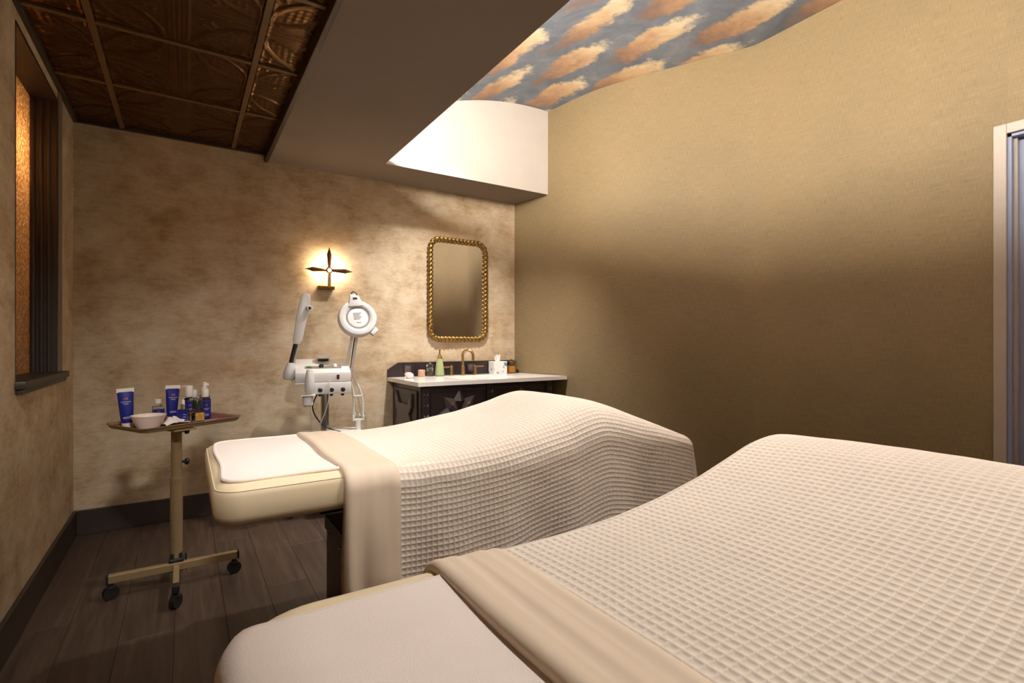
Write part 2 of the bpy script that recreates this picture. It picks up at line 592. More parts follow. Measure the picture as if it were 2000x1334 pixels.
me = wall_mesh([wall_strip(far, 0, 3.25), wall_strip(np.array([[WX, DY0], [WX, DY1]]), DZ, 3.25), wall_strip(np.array([[WX, DY1], [WX, REAR]]), 0, 3.25)])
struct(link(bpy.data.objects.new('wall_right', me)))

# tin ceiling over the left bay
ceil = struct(MB().box(-0.14, 1.06, REAR, 0.0, ZC + 0.02, ZC + 0.12).build('ceiling', M['trimdark'], smooth=False))
T = 0.605
def tile_mesh(x0, x1, y0, y1, name):
    """pressed tin: fluted band down the middle, one diagonal leaf in each quarter"""
    nx = max(8, int((x1 - x0) / T * 96)); ny = max(8, int((y1 - y0) / T * 96))
    X, Y = np.meshgrid(np.linspace(x0, x1, nx), np.linspace(y0, y1, ny), indexing='ij')
    h = np.zeros_like(X)
    u, v = X, Y                                   # tile spans -T/2 .. T/2
    # fluted cross bands
    for k in (-2, -1, 0, 1, 2):
        h += 0.0045 * np.exp(-((u - k * 0.017) / 0.0045) ** 2)
    m2 = np.clip((np.abs(u) - 0.05) / 0.01, 0, 1)
    for k in (-1, 1):
        h += 0.003 * np.exp(-((v - k * 0.010) / 0.004) ** 2) * m2
    # leaf in each quarter, from the middle of the tile's bar edge to the outer corner
    qx = np.abs(u) - 0.045; qy = (T / 2 - np.abs(v))
    Q = T / 2 - 0.05
    d = (qx + qy) / math.sqrt(2); e = (qx - qy) / math.sqrt(2)
    L = Q * math.sqrt(2); half = L / 2; wid = 0.068
    Rr = (half ** 2 + wid ** 2) / (2 * wid)
    r1 = np.hypot(d - half, np.abs(e) + (Rr - wid))
    for off, amp in ((0.0, 0.006), (-0.012, 0.004)):
        h += amp * np.exp(-((r1 - Rr - off) / 0.0036) ** 2) * (np.abs(d - half) < half + 0.01)
    inside = (r1 < Rr - 0.02)
    h += inside * 0.0014 * (np.cos(d * 150) * np.cos(e * 170)) * np.clip((Rr - 0.02 - r1) / 0.02, 0, 1)
    # floral boss at the corners off the leaf
    for cx_, cy_ in ((0.22, 0.05), (0.06, 0.21)):
        rr = np.hypot(qx - cx_, qy - cy_); an = np.arctan2(qy - cy_, qx - cx_)
        h += 0.004 * np.exp(-((rr - 0.022 - 0.006 * np.cos(5 * an)) / 0.006) ** 2)
    h += 0.004 * np.exp(-((np.maximum(np.abs(u), np.abs(v)) - T / 2 + 0.022) / 0.005) ** 2)
    P = np.stack([X, Y, -1.25 * h], axis=-1)
    return grid_mesh(name, P, M['tin'], flip=True)
bars_x = [0.232, 0.832]
cols = [(0.0, 0.232), (0.232, 0.832), (0.832, 1.047)]
rows = [(-0.06, 0.0)]
yb = [-0.058]
while yb[-1] > REAR: yb.append(yb[-1] - 0.602)
cache = {}
for (xa, xb) in cols:
    cx_ = {0: -0.068, 1: 0.532, 2: 1.132}[cols.index((xa, xb))]
    for i in range(len(yb)):
        ya = yb[i]; yb2 = 0.0 if i == 0 else yb[i - 1]
        cy_ = ya + 0.301
        if ya < REAR: continue
        key = (round(xa - cx_, 3), round(xb - cx_, 3), round(yb2 - cy_, 2))
        if key not in cache:
            cache[key] = tile_mesh(xa - cx_, xb - cx_, ya - cy_, min(yb2 - cy_, T / 2), 'ceiling_tile')
        o = link(bpy.data.objects.new('ceiling_tile', cache[key]), ceil)
        o.location = (cx_, cy_, ZC + 0.012)
for xb in bars_x:
    MB().box(xb - 0.0125, xb + 0.0125, REAR, 0, ZC - 0.004, ZC + 0.02, bev=0.002).build('tee_bar', M['tee'], ceil, smooth=False)
for yy in yb[1:]:
    if yy < REAR: continue
    for (xa, xb) in cols:
        MB().box(xa + 0.013, xb - 0.013, yy - 0.0115, yy + 0.0115, ZC - 0.003, ZC + 0.02, bev=0.002).build('tee_bar', M['tee'], ceil, smooth=False)
# wall angles round the tin ceiling
struct(MB().box(0, 0.022, REAR, 0, ZC - 0.012, ZC + 0.02, bev=0.003).build('trim_1', M['trimdark'], smooth=False))
struct(MB().box(0.022, 1.03, -0.02, 0, ZC - 0.010, ZC + 0.02, bev=0.003).build('trim_2', M['trimdark'], smooth=False))
struct(MB().box(1.022, 1.047, REAR, 0, ZS - 0.006, ZC + 0.03, bev=0.003).build('trim_3', M['trimdark'], smooth=False))

# soffit: beam along the room, header along the back wall
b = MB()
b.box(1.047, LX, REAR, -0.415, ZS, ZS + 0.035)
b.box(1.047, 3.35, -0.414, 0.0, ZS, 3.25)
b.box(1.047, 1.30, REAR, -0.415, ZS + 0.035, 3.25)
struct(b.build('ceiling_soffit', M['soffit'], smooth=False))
struct(MB().box(1.30, 3.35, -0.416, -0.4142, ZS + 0.0002, 3.25).build('wall_header', M['plaster'], smooth=False))

# painted vault
ys = np.unique(np.concatenate([np.linspace(-0.40, -2.4, 60), np.linspace(-2.4, REAR, 20)]))[::-1]
ts = np.linspace(0, 1, 60)
P = np.zeros((len(ys), len(ts), 3))
for i, yy in enumerate(ys):
    xr = wall_x(min(yy, 0)) + 0.03
    xs = 1.29 + (xr - 1.29) * ts
    P[i, :, 0] = xs; P[i, :, 1] = yy
    P[i, :, 2] = ZV - np.maximum(0, 3.1 - xs) ** 2 / 4.9
o = struct(link(bpy.data.objects.new('ceiling_vault', grid_mesh('ceiling_vault', P, M['mural'], flip=True))))
md = o.modifiers.new('thickness', 'SOLIDIFY'); md.thickness = 0.05; md.offset = -1

# baseboards
struct(MB().box(0.0, 0.016, REAR, 0, 0, 0.148, bev=0.003).build('baseboard_left', M['trimdark'], smooth=False))
struct(MB().box(0.016, 3.1, -0.016, 0, 0, 0.148, bev=0.003).build('baseboard_back', M['trimdark'], smooth=False))
bb = []
for i in range(len(far)):
    bb.append(far[i])
bb = np.vstack([np.array(bb)[::2], far[-1:]])
nrm = np.array([-0.016, 0])
V = np.zeros((len(bb), 4, 3))
for i, (px, py) in enumerate(bb):
    V[i] = [(px, py, 0), (px, py, 0.148), (px - 0.016, py, 0.146), (px - 0.016, py, 0)]
b = MB()
vv = [tuple(q) for q in V.reshape(-1, 3)]
ff = [(i * 4 + k, i * 4 + (k + 1) % 4, i * 4 + 4 + (k + 1) % 4, i * 4 + 4 + k) for i in range(len(bb) - 1) for k in range(4)]
b.raw(vv, ff)
struct(b.build('baseboard_right', M['trimdark'], smooth=False))

# window in the left wall
win = bpy.data.objects.new('window_1', None); C.objects.link(win); struct(win)
b = MB()
for (a, c) in ((WY1 - 0.012, WY1 + 0.004), (WY0 - 0.004, WY0 + 0.012)):
    b.box(-0.135, 0.0, a, c, WZ0, WZ1)
b.box(-0.135, 0.0, WY0, WY1, WZ1 - 0.012, WZ1 + 0.004)
b.build('window_frame', M['trimdark'], win, smooth=False)
for (dx_, wd) in ((-0.032, 0.014), (-0.060, 0.016), (-0.092, 0.02)):
    for s_, yy in ((-1, WY1 - 0.012), (1, WY0 + 0.012)):
        MB().cyl((dx_, yy, WZ0), (dx_, yy, WZ1), wd * 0.55, n=12).build('moulding', M['trimdark'], win)
MB().box(-0.112, -0.104, WY0 + 0.010, WY1 - 0.010, WZ0, WZ1 - 0.01).build('pane', M['winglass'], win, smooth=False)
sill = struct(MB().box(-0.135, 0.034, WY0 - 0.015, -0.35, WZ0 - 0.028, WZ0 + 0.004, bev=0.004).box(0.0, 0.024, WY0 - 0.005, -0.362, WZ0 - 0.048, WZ0 - 0.028, bev=0.004).build('window_sill', M['trimdark'], win))
# plaster return beside the window
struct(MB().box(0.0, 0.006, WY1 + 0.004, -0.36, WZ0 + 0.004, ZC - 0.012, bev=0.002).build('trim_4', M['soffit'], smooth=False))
# the lightwell behind the pane
struct(MB().box(-0.62, -0.60, -1.6, -0.1, 0.6, 2.7).box(-0.60, -0.14, -1.6, -1.58, 0.6, 2.7).box(-0.60, -0.14, -0.12, -0.1, 0.6, 2.7)
       .box(-0.60, -0.14, -1.6, -0.1, 0.58, 0.6).box(-0.60, -0.14, -1.6, -0.1, 2.7, 2.72).build('wall_lightwell', M['plaster'], smooth=False))
wl = thing('lightwell_lamp', 'small warm lamp glowing behind the hammered glass window', 'lamp', (-0.30, -0.62, 2.12))
MB().lathe([(0.0, 0.0), (0.022, 0.004), (0.03, 0.02), (0.03, 0.05), (0.012, 0.06), (0.012, 0.56)]).build('lamp_body', M['brass'], wl)
ld = bpy.data.lights.new('lightwell_bulb', 'POINT'); ld.energy = 30.0; ld.color = (1.0, 0.88, 0.68); ld.shadow_soft_size = 0.025
lo = bpy.data.objects.new('bulb', ld); lo.location = (0.0, 0, -0.03); link(lo, wl)

# doorway in the right wall
door = bpy.data.objects.new('door_1', None); C.objects.link(door); struct(door)
b = MB()
cw = 0.046
b.box(WX - 0.016, WX, DY0, DY0 + cw, 0, DZ + cw, bev=0.003).box(WX - 0.016, WX, DY1 - cw, DY1, 0, DZ + cw, bev=0.003).box(WX - 0.016, WX, DY1, DY0, DZ, DZ + cw, bev=0.003)
b.build('casing', M['casing'], door, smooth=False)
b = MB()
b.box(WX, WX + 0.12, DY0 - 0.014, DY0, 0, DZ).box(WX, WX + 0.12, DY1, DY1 + 0.014, 0, DZ).box(WX, WX + 0.12, DY1, DY0, DZ - 0.014, DZ)
b.build('jamb', M['door_bluelight'], door, smooth=False)
b = MB()
b.box(WX + 0.03, WX + 0.055, DY0 - 0.027, DY0 - 0.014, 0, DZ - 0.014).box(WX + 0.03, WX + 0.055, DY1 + 0.014, DY1 + 0.027, 0, DZ - 0.014)
b.build('door_stop', M['casing'], door, smooth=False)
leaf = MB().box(WX + 0.056, WX + 0.096, DY1 + 0.016, DY0 - 0.016, 0.008, DZ - 0.016, bev=0.002).build('door_leaf', M['door_bluelight'], door, smooth=False)
MB().lathe([(0.026, 0), (0.026, 0.008), (0.01, 0.012), (0.01, 0.04), (0.024, 0.05), (0.027, 0.062), (0.02, 0.074), (0.0, 0.077)], loc=(WX + 0.056, DY1 + 0.09, 1.0), axis=(-1, 0, 0)).build('door_knob', M['brass'], leaf)

# ------------------------------------------------------------------ light fittings
M['led'] = emit('warm_led', (1.0, 0.93, 0.84), COVE_POWER)
cove = thing('cove_light', 'warm light strip lying hidden on top of the ceiling soffit', 'light', (0, 0, 0))
MB().box(1.52, 1.60, -4.9, -0.75, ZS + 0.0355, ZS + 0.048).box(1.52, 1.53, -4.9, -0.75, ZS + 0.048, ZS + 0.10).build('channel', M['white'], cove, smooth=False)
MB().box(1.540, 1.552, -4.88, -0.77, ZS + 0.062, ZS + 0.140, rot=Matrix.Rotation(R(-25), 4, 'Y')).build('diffuser', M['led'], cove, smooth=False)

# wall sconce
SC = thing('wall_sconce', 'cross-shaped antique brass wall sconce glowing on the mottled wall', 'sconce', (1.449, 0.0, 1.672))
M['sconce_led'] = emit('sconce_glow', (1.0, 0.78, 0.52), SCONCE_POWER)
M['globe'] = emit('sconce_globe', (1.0, 0.85, 0.65), 12.0)
def arm(p0, d, ln):
    """tapered square arm with a stepped finial"""
    d = Vector(d); p0 = Vector(p0)
    b = MB()
    def sq(a, c, w0, w1):
        b.cyl(p0 + d * a, p0 + d * c, w0, w1, n=4)
    sq(0.018, ln * 0.72, 0.010, 0.0170)
    sq(ln * 0.72, ln * 0.79, 0.0170, 0.012)
    sq(ln * 0.79, ln * 0.89, 0.0105, 0.009)
    sq(ln * 0.89, ln, 0.0048, 0.0028)
    return b
for nm, d_, ln in (('arm', (-1, 0, 0.0), 0.165), ('arm', (1, 0, 0.0), 0.165), ('arm', (0, 0, 1), 0.165)):
    a = arm((0, -0.062, 0), d_, ln).build(nm, M['brass_dark'], SC, smooth=False)
    dv = Vector(d_)
    c0 = Vector((0, -0.045, 0)) + dv * 0.02; c1 = Vector((0, -0.045, 0)) + dv * 0.095
    mn = [min(c0[i], c1[i]) - (0.004 if i != 1 else 0.002) for i in range(3)]; mx_ = [max(c0[i], c1[i]) + (0.004 if i != 1 else 0.002) for i in range(3)]
    MB().box(mn[0], mx_[0], mn[1], mx_[1], mn[2], mx_[2]).build('light_strip', M['sconce_led'], a, smooth=False)
MB().box(-0.010, 0.010, -0.072, -0.054, -0.125, -0.012, bev=0.002).box(-0.006, 0.006, -0.076, -0.071, -0.125, -0.02, bev=0.001).build('stem', M['brass'], SC, smooth=False)
MB().box(-0.075, 0.040, -0.060, 0.0, -0.140, -0.116, bev=0.002).build('wall_plate', M['brass_dark'], SC, smooth=False)
MB().cyl((0, -0.064, -0.125), (0, -0.064, -0.155), 0.0025, 0.001, n=8).build('finial', M['brass'], SC)
MB().box(-0.020, 0.020, -0.070, -0.056, -0.020, 0.020, bev=0.002).build('hub', M['brass_dark'], SC, smooth=False)
MB().lathe([(0, 0.013), (0.006, 0.0115), (0.0105, 0.0075), (0.013, 0)][::-1], loc=(0, -0.070, 0), axis=(0, -1, 0), n=20).build('globe', M['globe'], SC)

# unseen downlights, added in vault and tin ceiling to brighten the room
def downlight(x_, y_, label, power, tx, ty, size=70, zc=None, soft=0.05):
    z_ = zc if zc else ZV - max(0, 3.1 - x_) ** 2 / 4.9
    d = thing('added_downlight', label, 'downlight', (x_, y_, z_), group='added fill downlights')
    MB().lathe([(0.036, 0.004), (0.052, 0.004), (0.054, 0.0), (0.052, -0.004), (0.040, -0.006), (0.036, 0.004)], n=24).build('trim_ring', M['white'], d)
    MB().lathe([(0.0, 0.003), (0.035, 0.002)], n=24).build('reflector', M['steel'], d)
    l = bpy.data.lights.new('added_fill_spot', 'SPOT'); l.energy = power; l.color = (1.0, 0.95, 0.91); l.shadow_soft_size = soft
    l.spot_size = R(size); l.spot_blend = 0.9
    lo_ = bpy.data.objects.new('lamp', l); lo_.location = (0, 0, -0.012)
    dr = Vector((tx, ty, 0.8)) - Vector((x_, y_, z_ - 0.012))
    lo_.rotation_euler = dr.to_track_quat('-Z', 'Y').to_euler()
    link(lo_, d)
for (dy_, tx_, ty_, lab, k_) in ((-1.0, 2.25, -0.45, 'added fill downlight in the painted vault nearest the vanity', 2.0), (-1.95, 1.65, -1.95, 'added fill downlight in the painted vault above the far bed', 1.05),
                                 (-3.0, 1.25, -3.0, 'added fill downlight in the painted vault between the two beds', 0.6), (-3.85, 1.25, -3.6, 'added fill downlight in the painted vault above the near bed', 0.52),
                                 (-4.75, 1.7, -4.75, 'added fill downlight in the painted vault by the rear wall', 0.2)):
    downlight(2.08, dy_, lab, SPOT_POWER * k_, tx_, ty_, 85)
downlight(0.53, -3.45, 'added fill downlight in the tin ceiling behind the near bed', SPOT_POWER * 1.3, 0.84, -1.28, 56, ZC + 0.004, 0.12)

# ------------------------------------------------------------------ massage beds and their covers
BW = 0.375                                  # half width of a bed
PROF = {1: ([0.0, 0.45, 0.58, 0.71, 0.85, 1.05, 1.18, 1.28, 1.37, 1.42, 1.50, 1.68, 1.91],
            [0.755, 0.755, 0.750, 0.757, 0.777, 0.811, 0.844, 0.874, 0.892, 0.886, 0.860, 0.792, 0.703]),
        2: ([0.0, 0.60, 0.75, 0.92, 1.05, 1.16, 1.27, 1.36, 1.45, 1.60, 1.80, 1.92],
            [0.755, 0.755, 0.762, 0.785, 0.812, 0.842, 0.875, 0.886, 0.874, 0.832, 0.755, 0.708])}
BED = [1]
def prof(s_):
    """height of the mattress top along the current bed, smoothed"""
    s_ = np.asarray(s_, float)
    acc = np.zeros_like(s_); ws = 0
    ps, pz = PROF[BED[0]]
    for k in np.linspace(-1, 1, 9):
        wgt = 1 - 0.8 * abs(k)
        acc += wgt * np.interp(s_ + k * 0.04, ps, pz); ws += wgt
    return acc / ws

def drape(S, A, lift, s_end, hw, margin, r, flare=0.06, head=None, crown=0.0, wave=None):
    """cloth laid on the bed: S along, A across (cloth coordinates) -> points. Core rectangle is flat; past it the cloth bends down over a radius r."""
    ins = margin + r
    e = np.maximum(0, S - (s_end - ins))
    sx = np.minimum(S, s_end - ins)
    if head is not None:
        e0 = np.maximum(0, (head + ins) - S)
        sx = np.maximum(sx, head + ins)
        e = e - e0
    g = np.maximum(0, np.abs(A) - (hw - ins)) * np.sign(A)
    ax = np.clip(A, -(hw - ins), hw - ins)
    q = np.hypot(e, g)
    de = np.where(q > 1e-9, e / np.maximum(q, 1e-9), 0); dg = np.where(q > 1e-9, g / np.maximum(q, 1e-9), 0)
    q1 = np.maximum(0, q - margin)
    arc = np.pi * r / 2
    th = np.minimum(q1, arc) / r
    hang = np.maximum(0, q1 - arc)
    off = np.minimum(q, margin) + r * np.sin(th) + flare * hang
    drop = r * (1 - np.cos(th)) + hang
    if wave is not None:
        off = off + wave(S, A, hang)
    sp = np.clip(sx + de * np.minimum(off, ins + 0.02), 0, 1.93)
    z = prof(sp) - crown * (A / hw) ** 2 * (np.abs(A) < hw) - crown * (np.abs(A) >= hw) - drop
    P = np.stack([sx + de * off, ax + dg * off, np.maximum(z, 0.05)], axis=-1)
    n = grid_normals(P)
    if n[n.shape[0] // 2, n.shape[1] // 2, 2] < 0: n = -n
    return P + n * lift[..., None] if isinstance(lift, np.ndarray) else P + n * lift

def waffle_blanket(name, label, y0, x0, s0, near_hang, far_hang, foot_hang, rr, seed, amp):
    """near side is +A towards the camera (local y is flipped when placed)"""
    cell = 0.0178
    fr = np.array([0.0, 0.10, 0.26, 0.5, 0.74, 0.90])
    def samples(a, b_):
        n = int((b_ - a) / cell)
        return (a + (np.arange(n)[:, None] + fr[None, :]) * cell).reshape(-1)
    s_ = samples(s0, 1.92 + foot_hang); a_ = samples(-BW - far_hang, BW + near_hang)
    S, A = np.meshgrid(s_, a_, indexing='ij')
    rs = np.random.RandomState(seed)
    ph = rs.uniform(0, 6.28, 6)
    # threads wander a little
    S2 = S + 0.003 * np.sin(A * 9 + ph[0]) + 0.0012 * np.sin(A * 23 + ph[1])
    A2 = A + 0.003 * np.sin(S * 8 + ph[2]) + 0.0012 * np.sin(S * 19 + ph[3])
    def wave(S_, A_, hang):
        return np.clip((S_ - 0.48) / 0.15, 0, 1) * np.minimum(hang / 0.3, 1) * (0.016 * np.sin(S_ * 11 + ph[4]) + 0.008 * np.sin(S_ * 23 + ph[5]) + 0.006)
    u = (np.arange(len(s_)) % 6); v = (np.arange(len(a_)) % 6)
    prof_r = np.array([1.0, 0.58, 0.16, 0.0, 0.16, 0.58])
    H = np.maximum(prof_r[u][:, None], prof_r[v][None, :])
    H = 0.0135 + amp * (H - 0.5) + 0.0006 * np.sin(S * 31 + 5 * np.sin(A * 7)) * np.sin(A * 27)
    k1 = np.clip((S - 0.62) / 0.60, 0, 1); k2 = np.clip((S - 1.42) / 0.45, 0, 1)
    RR = (rr[0] + (rr[1] - rr[0]) * k1) * (1 - k2) + 0.04 * k2
    P = drape(S2, A2, H, 1.93, BW + 0.012, 0.0, RR, flare=0.06, crown=0.012, wave=wave)
    P[..., 1] *= -1
    me = grid_mesh(name, P, M['waffle'], flip=True)
    o = link(bpy.data.objects.new(name, me))
    o.location = (x0, y0, 0)
    return tag(o, label, 'blanket', 'waffle blankets on the massage beds')

def folded_sheet(name, label, y0, x0, s0, s1, hang_n, hang_f, rr, seed, wrinkle):
    """the sheet turned back over the blanket: a rolled front edge, flat band, tucked underside"""
    path = [(s1 + 0.004, 0.013), (s1, 0.0165), (s1 - 0.01, 0.019)]
    nb = 30
    path += [(s1 - 0.01 + (s0 + 0.02 - s1 + 0.01) * k / nb, 0.0195 + 0.004 * (k / nb) ** 3) for k in range(1, nb)]
    path += [(s0 + 0.014, 0.0245), (s0 + 0.006, 0.0230), (s0 + 0.001, 0.018), (s0, 0.012), (s0 + 0.002, 0.007), (s0 + 0.008, 0.004), (s0 + 0.02, 0.003), (s0 + 0.10, 0.003)]
    s_ = np.array([p[0] for p in path]); l_ = np.array([p[1] for p in path])
    a_ = np.linspace(-BW - hang_f, BW + hang_n, 260)
    S, A = np.meshgrid(s_, a_, indexing='ij')
    Lf = np.repeat(l_[:, None], len(a_), axis=1)
    rs = np.random.RandomState(seed); ph = rs.uniform(0, 6.28, 8)
    top = (l_ > 0.015)[:, None]
    tt = ((S - s0) / (s1 - s0))
    Lf = Lf + top * wrinkle * 0.35 * (0.5 + 0.5 * np.sin(tt * 31 + 2.1 * np.sin(A * 3 + ph[6]) + ph[7])) ** 2 * np.clip((1 - tt) * 6, 0, 1) * np.clip(tt * 4, 0, 1)
    Lf = Lf + top * wrinkle * (0.5 + 0.5 * np.sin(tt * 16 + 1.3 * np.sin(A * 5 + ph[0]) + ph[1])) * (0.4 + 0.6 * np.sin(A * 3.3 + ph[2]) ** 2) * np.clip(tt * 4, 0, 1) * np.clip((1 - tt) * 6, 0, 1)
    S2 = S + 0.006 * np.sin(A * 4 + ph[3]) + 0.003 * np.sin(A * 13 + ph[4]) + 0.006 * A - 0.012 * np.clip((np.abs(A) - BW) / 0.3, 0, 1)
    def wave(S_, A_, hang):
        k = np.minimum(hang / 0.25, 1)
        return k * 0.010 * (1.1 + np.sin((S_ - s0) * 46 + ph[5]))
    P = drape(S2, A, Lf, 1.93, BW + 0.012, 0.0, rr, flare=0.06, crown=0.012, wave=wave)
    P[..., 1] *= -1
    me = grid_mesh(name, P, M['sheet'], flip=True)
    o = link(bpy.data.objects.new(name, me))
    md = o.modifiers.new('thickness', 'SOLIDIFY'); md.thickness = 0.0015; md.offset = -1
    o.location = (x0, y0, 0)
    return tag(o, label, 'sheet', 'turned back beige sheets')

def rounded_outline(x0, x1, y0, y1, rads, n=10):
    """counter-clockwise outline, rads for corners (x0y0, x1y0, x1y1, x0y1)"""
    pts = []
    for (cx_, cy_, a0, r_) in ((x0, y0, 180, rads[0]), (x1, y0, 270, rads[1]), (x1, y1, 0, rads[2]), (x0, y1, 90, rads[3])):
        ccx = cx_ + r_ * (1 if cx_ == x0 else -1); ccy = cy_ + r_ * (1 if cy_ == y0 else -1)
        for k in range(n + 1):
            a = R(a0 + 90 * k / n)
            pts.append((ccx + r_ * math.cos(a), ccy + r_ * math.sin(a)))
    return pts

def cushion(x0, x1, hw, rad, z0, z1, rings=None):
    """upholstered slab with soft edges"""
    th = z1 - z0
    rings = rings or [(0.05, 0.0), (0.024, 0.003), (0.008, 0.014), (0.001, 0.032), (0.0, 0.06), (0.0, th - 0.030), (0.004, th - 0.016), (0.014, th - 0.005), (0.032, th), (0.06, th + 0.001)]
    vs_, fs = [], []
    n = None
    for (ins, dz) in rings:
        rr = [max(0.004, q - ins) for q in rad]
        o_ = rounded_outline(x0 + ins, x1 - ins, -hw + ins, hw - ins, rr)
        n = len(o_)
        vs_ += [(px, py, z0 + dz) for px, py in o_]
    for i in range(len(rings) - 1):
        for k in range(n):
            fs.append((i * n + k, i * n + (k + 1) % n, (i + 1) * n + (k + 1) % n, (i + 1) * n + k))
    fs.append(tuple(reversed(range(n)))); fs.append(tuple((len(rings) - 1) * n + k for k in range(n)))
    return vs_, fs

def massage_bed(label, x0, y0, soft):
    t = thing('massage_bed', label, 'massage table', (x0, y0, 0), group='massage beds')
    ZT = 0.755
    hr = 0.13 - 0.06 * soft
    v_, f_ = cushion(0.0, 0.66, BW, [hr, 0.01, 0.01, hr], ZT - 0.115, ZT)
    hd = MB().raw(v_, f_).build('head_cushion', M['vinyl'], t, angle=60)
    # piping along the top seam
    o_ = rounded_outline(0.006, 0.655, -BW + 0.006, BW - 0.006, [hr - 0.006, 0.01, 0.01, hr - 0.006])
    MB().tube([(px, py, ZT - 0.013) for px, py in o_], 0.0022, n=6, closed=True).build('piping', M['vinyl'], hd)
    MB().box(0.10, 0.62, -0.28, 0.28, ZT - 0.130, ZT - 0.114, bev=0.003).build('underboard', M['pedestal'], hd, smooth=False)
    # seat and leg sections bend up to the knees and down to the feet
    for nm, sa, sb in (('seat_cushion', 0.665, 1.34), ('leg_cushion', 1.345, 1.84)):
        ss = np.linspace(sa, sb, 16)
        top = prof(ss) - 0.006 - 0.03 * np.clip((ss - 1.70) / 0.14, 0, 1) ** 2 * soft
        kk = soft
        ring = [(-BW + 0.035 + 0.15 * kk, 0), (-BW + 0.014 + 0.07 * kk, -0.006 - 0.03 * kk), (-BW + 0.004 + 0.03 * kk, -0.022 - 0.05 * kk), (-BW + 0.002 + 0.02 * kk, -0.08), (-BW + 0.006 + 0.02 * kk, -0.098), (-BW + 0.06, -0.11)]
        ring = ring + [(-yy, dz) for yy, dz in reversed(ring)]
        n = len(ring)
        vv = [(s_, yy, z_ + dz) for s_, z_ in zip(ss, top) for yy, dz in ring]
        ff = [(i * n + k, i * n + (k + 1) % n, (i + 1) * n + (k + 1) % n, (i + 1) * n + k) for i in range(len(ss) - 1) for k in range(n)]
        ff += [tuple(range(n)), tuple(reversed([(len(ss) - 1) * n + k for k in range(n)]))]
        MB().raw(vv, ff).build(nm, M['vinyl'], t)
    # cabinet base, lifting column and frame
    ped = MB().box(0.42, 1.50, -0.21, 0.21, 0.03, 0.45, bev=0.004).build('pedestal', M['pedestal'], t, smooth=False)
    MB().box(0.44, 1.48, -0.19, 0.19, 0.0, 0.03).build('plinth', M['black'], ped, smooth=False)
    MB().box(0.412, 0.42, -0.205, 0.205, 0.40, 0.455, bev=0.001).build('top_rail', M['black'], ped, smooth=False)
    for yy in (-0.165, 0.0, 0.165):
        MB().lathe([(0.0, 0.006), (0.006, 0.005), (0.008, 0.0)][::-1], loc=(0.4195, yy, 0.385), axis=(-1, 0, 0), n=14).build('bolt', M['steel'], ped)
    for xa in (0.62, 1.12):
        MB().box(xa, xa + 0.18, -0.12, 0.12, 0.45, 0.60, bev=0.004).build('lift_column', M['black'], t, smooth=False)
    MB().box(0.30, 1.60, -0.24, -0.20, 0.598, 0.628, bev=0.003).box(0.30, 1.60, 0.20, 0.24, 0.598, 0.628, bev=0.003).box(0.60, 0.66, -0.2, 0.2, 0.598, 0.62).box(1.2, 1.26, -0.2, 0.2, 0.598, 0.62).build('bed_frame', M['black'], t, smooth=False)
    return t

B1 = (0.618, -2.010)
B2 = (0.592, -3.487)
BED[0] = 1
massage_bed('cream massage bed further away, beside the trolley, head end bare of blanket', *B1, 1.0)
waffle_blanket('waffle_blanket', 'cream waffle blanket hanging down the side of the far massage bed', B1[1], B1[0], 0.36, 0.50, 0.26, 0.22, (0.05, 0.155), 3, 0.0030)
folded_sheet('folded_sheet', 'beige sheet turned back and hanging down the side of far bed', B1[1], B1[0], 0.335, 0.50, 0.56, 0.30, 0.05, 11, 0.0015)
BED[0] = 2
massage_bed('cream massage bed nearest the camera, head under white terry cover', *B2, 0.0)
waffle_blanket('waffle_blanket', 'cream waffle blanket filling the foreground on the near massage bed', B2[1], B2[0], 0.335, 0.22, 0.22, 0.15, (0.045, 0.05), 5, 0.0050)
folded_sheet('folded_sheet', 'beige sheet turned back across near bed in the foreground', B2[1], B2[0], 0.315, 0.455, 0.26, 0.24, 0.045, 12, 0.0030)

def terry_towel(label, x0, y0, s0, s1, a0, a1, head, hem, seed, r):
    ns, na = 90, 110
    s_ = np.linspace(s0, s1, ns); a_ = np.linspace(a0, a1, na)
    S, A = np.meshgrid(s_, a_, indexing='ij')
    # round the two head-end corners of the cloth itself and let its edges wander
    rs = np.random.RandomState(seed); ph = rs.uniform(0, 6.28, 6)
    cr = 0.05
    mid = (a0 + a1) / 2; hwid = (a1 - a0) / 2
    t_ = (A - mid) / hwid
    k = np.clip((np.abs(t_) - (1 - cr / hwid)) * hwid / cr, 0, 1)
    fade = np.clip(1 - (S - s0) / 0.20, 0, 1)
    S2 = S + fade * (cr * (1 - np.sqrt(np.maximum(0, 1 - k ** 2))) * 0.8 + 0.004 * np.sin(A * 14 + ph[0]))
    A2 = A + np.abs(t_) ** 6 * np.sign(t_) * 0.003 * np.sin(S * 16 + ph[1])
    lf = np.full_like(S, 0.0075) + 0.0012 * np.sin(S * 22 + ph[2]) * np.sin(A * 17 + ph[3])
    P = drape(S2, A2, lf, 1.93, BW + 0.001, 0.11, r, flare=0.0, head=head)
    P[..., 1] *= -1
    o = link(bpy.data.objects.new('terry_towel', grid_mesh('terry_towel', P, M['terry'], flip=True)))
    md = o.modifiers.new('thickness', 'SOLIDIFY'); md.thickness = 0.006; md.offset = -1
    o.location = (x0, y0, 0)
    tag(o, label, 'towel', 'terry towels on the beds')
    # stitched hem round the open edges
    edge = [Vector(P[i, 0]) for i in range(ns - 1, 0, -2)] + [Vector(P[0, j]) for j in range(0, na, 2)] + [Vector(P[i, na - 1]) for i in range(1, ns, 2)]
    MB().tube([e - Vector((0, 0, 0.002)) for e in edge], hem, n=8).build('hem', M['terry'], o)
    return o
terry_towel('white terry towel with raised hem on head of far bed', B1[0], B1[1], 0.030, 0.40, -0.335, 0.325, None, 0.0055, 21, 0.02)
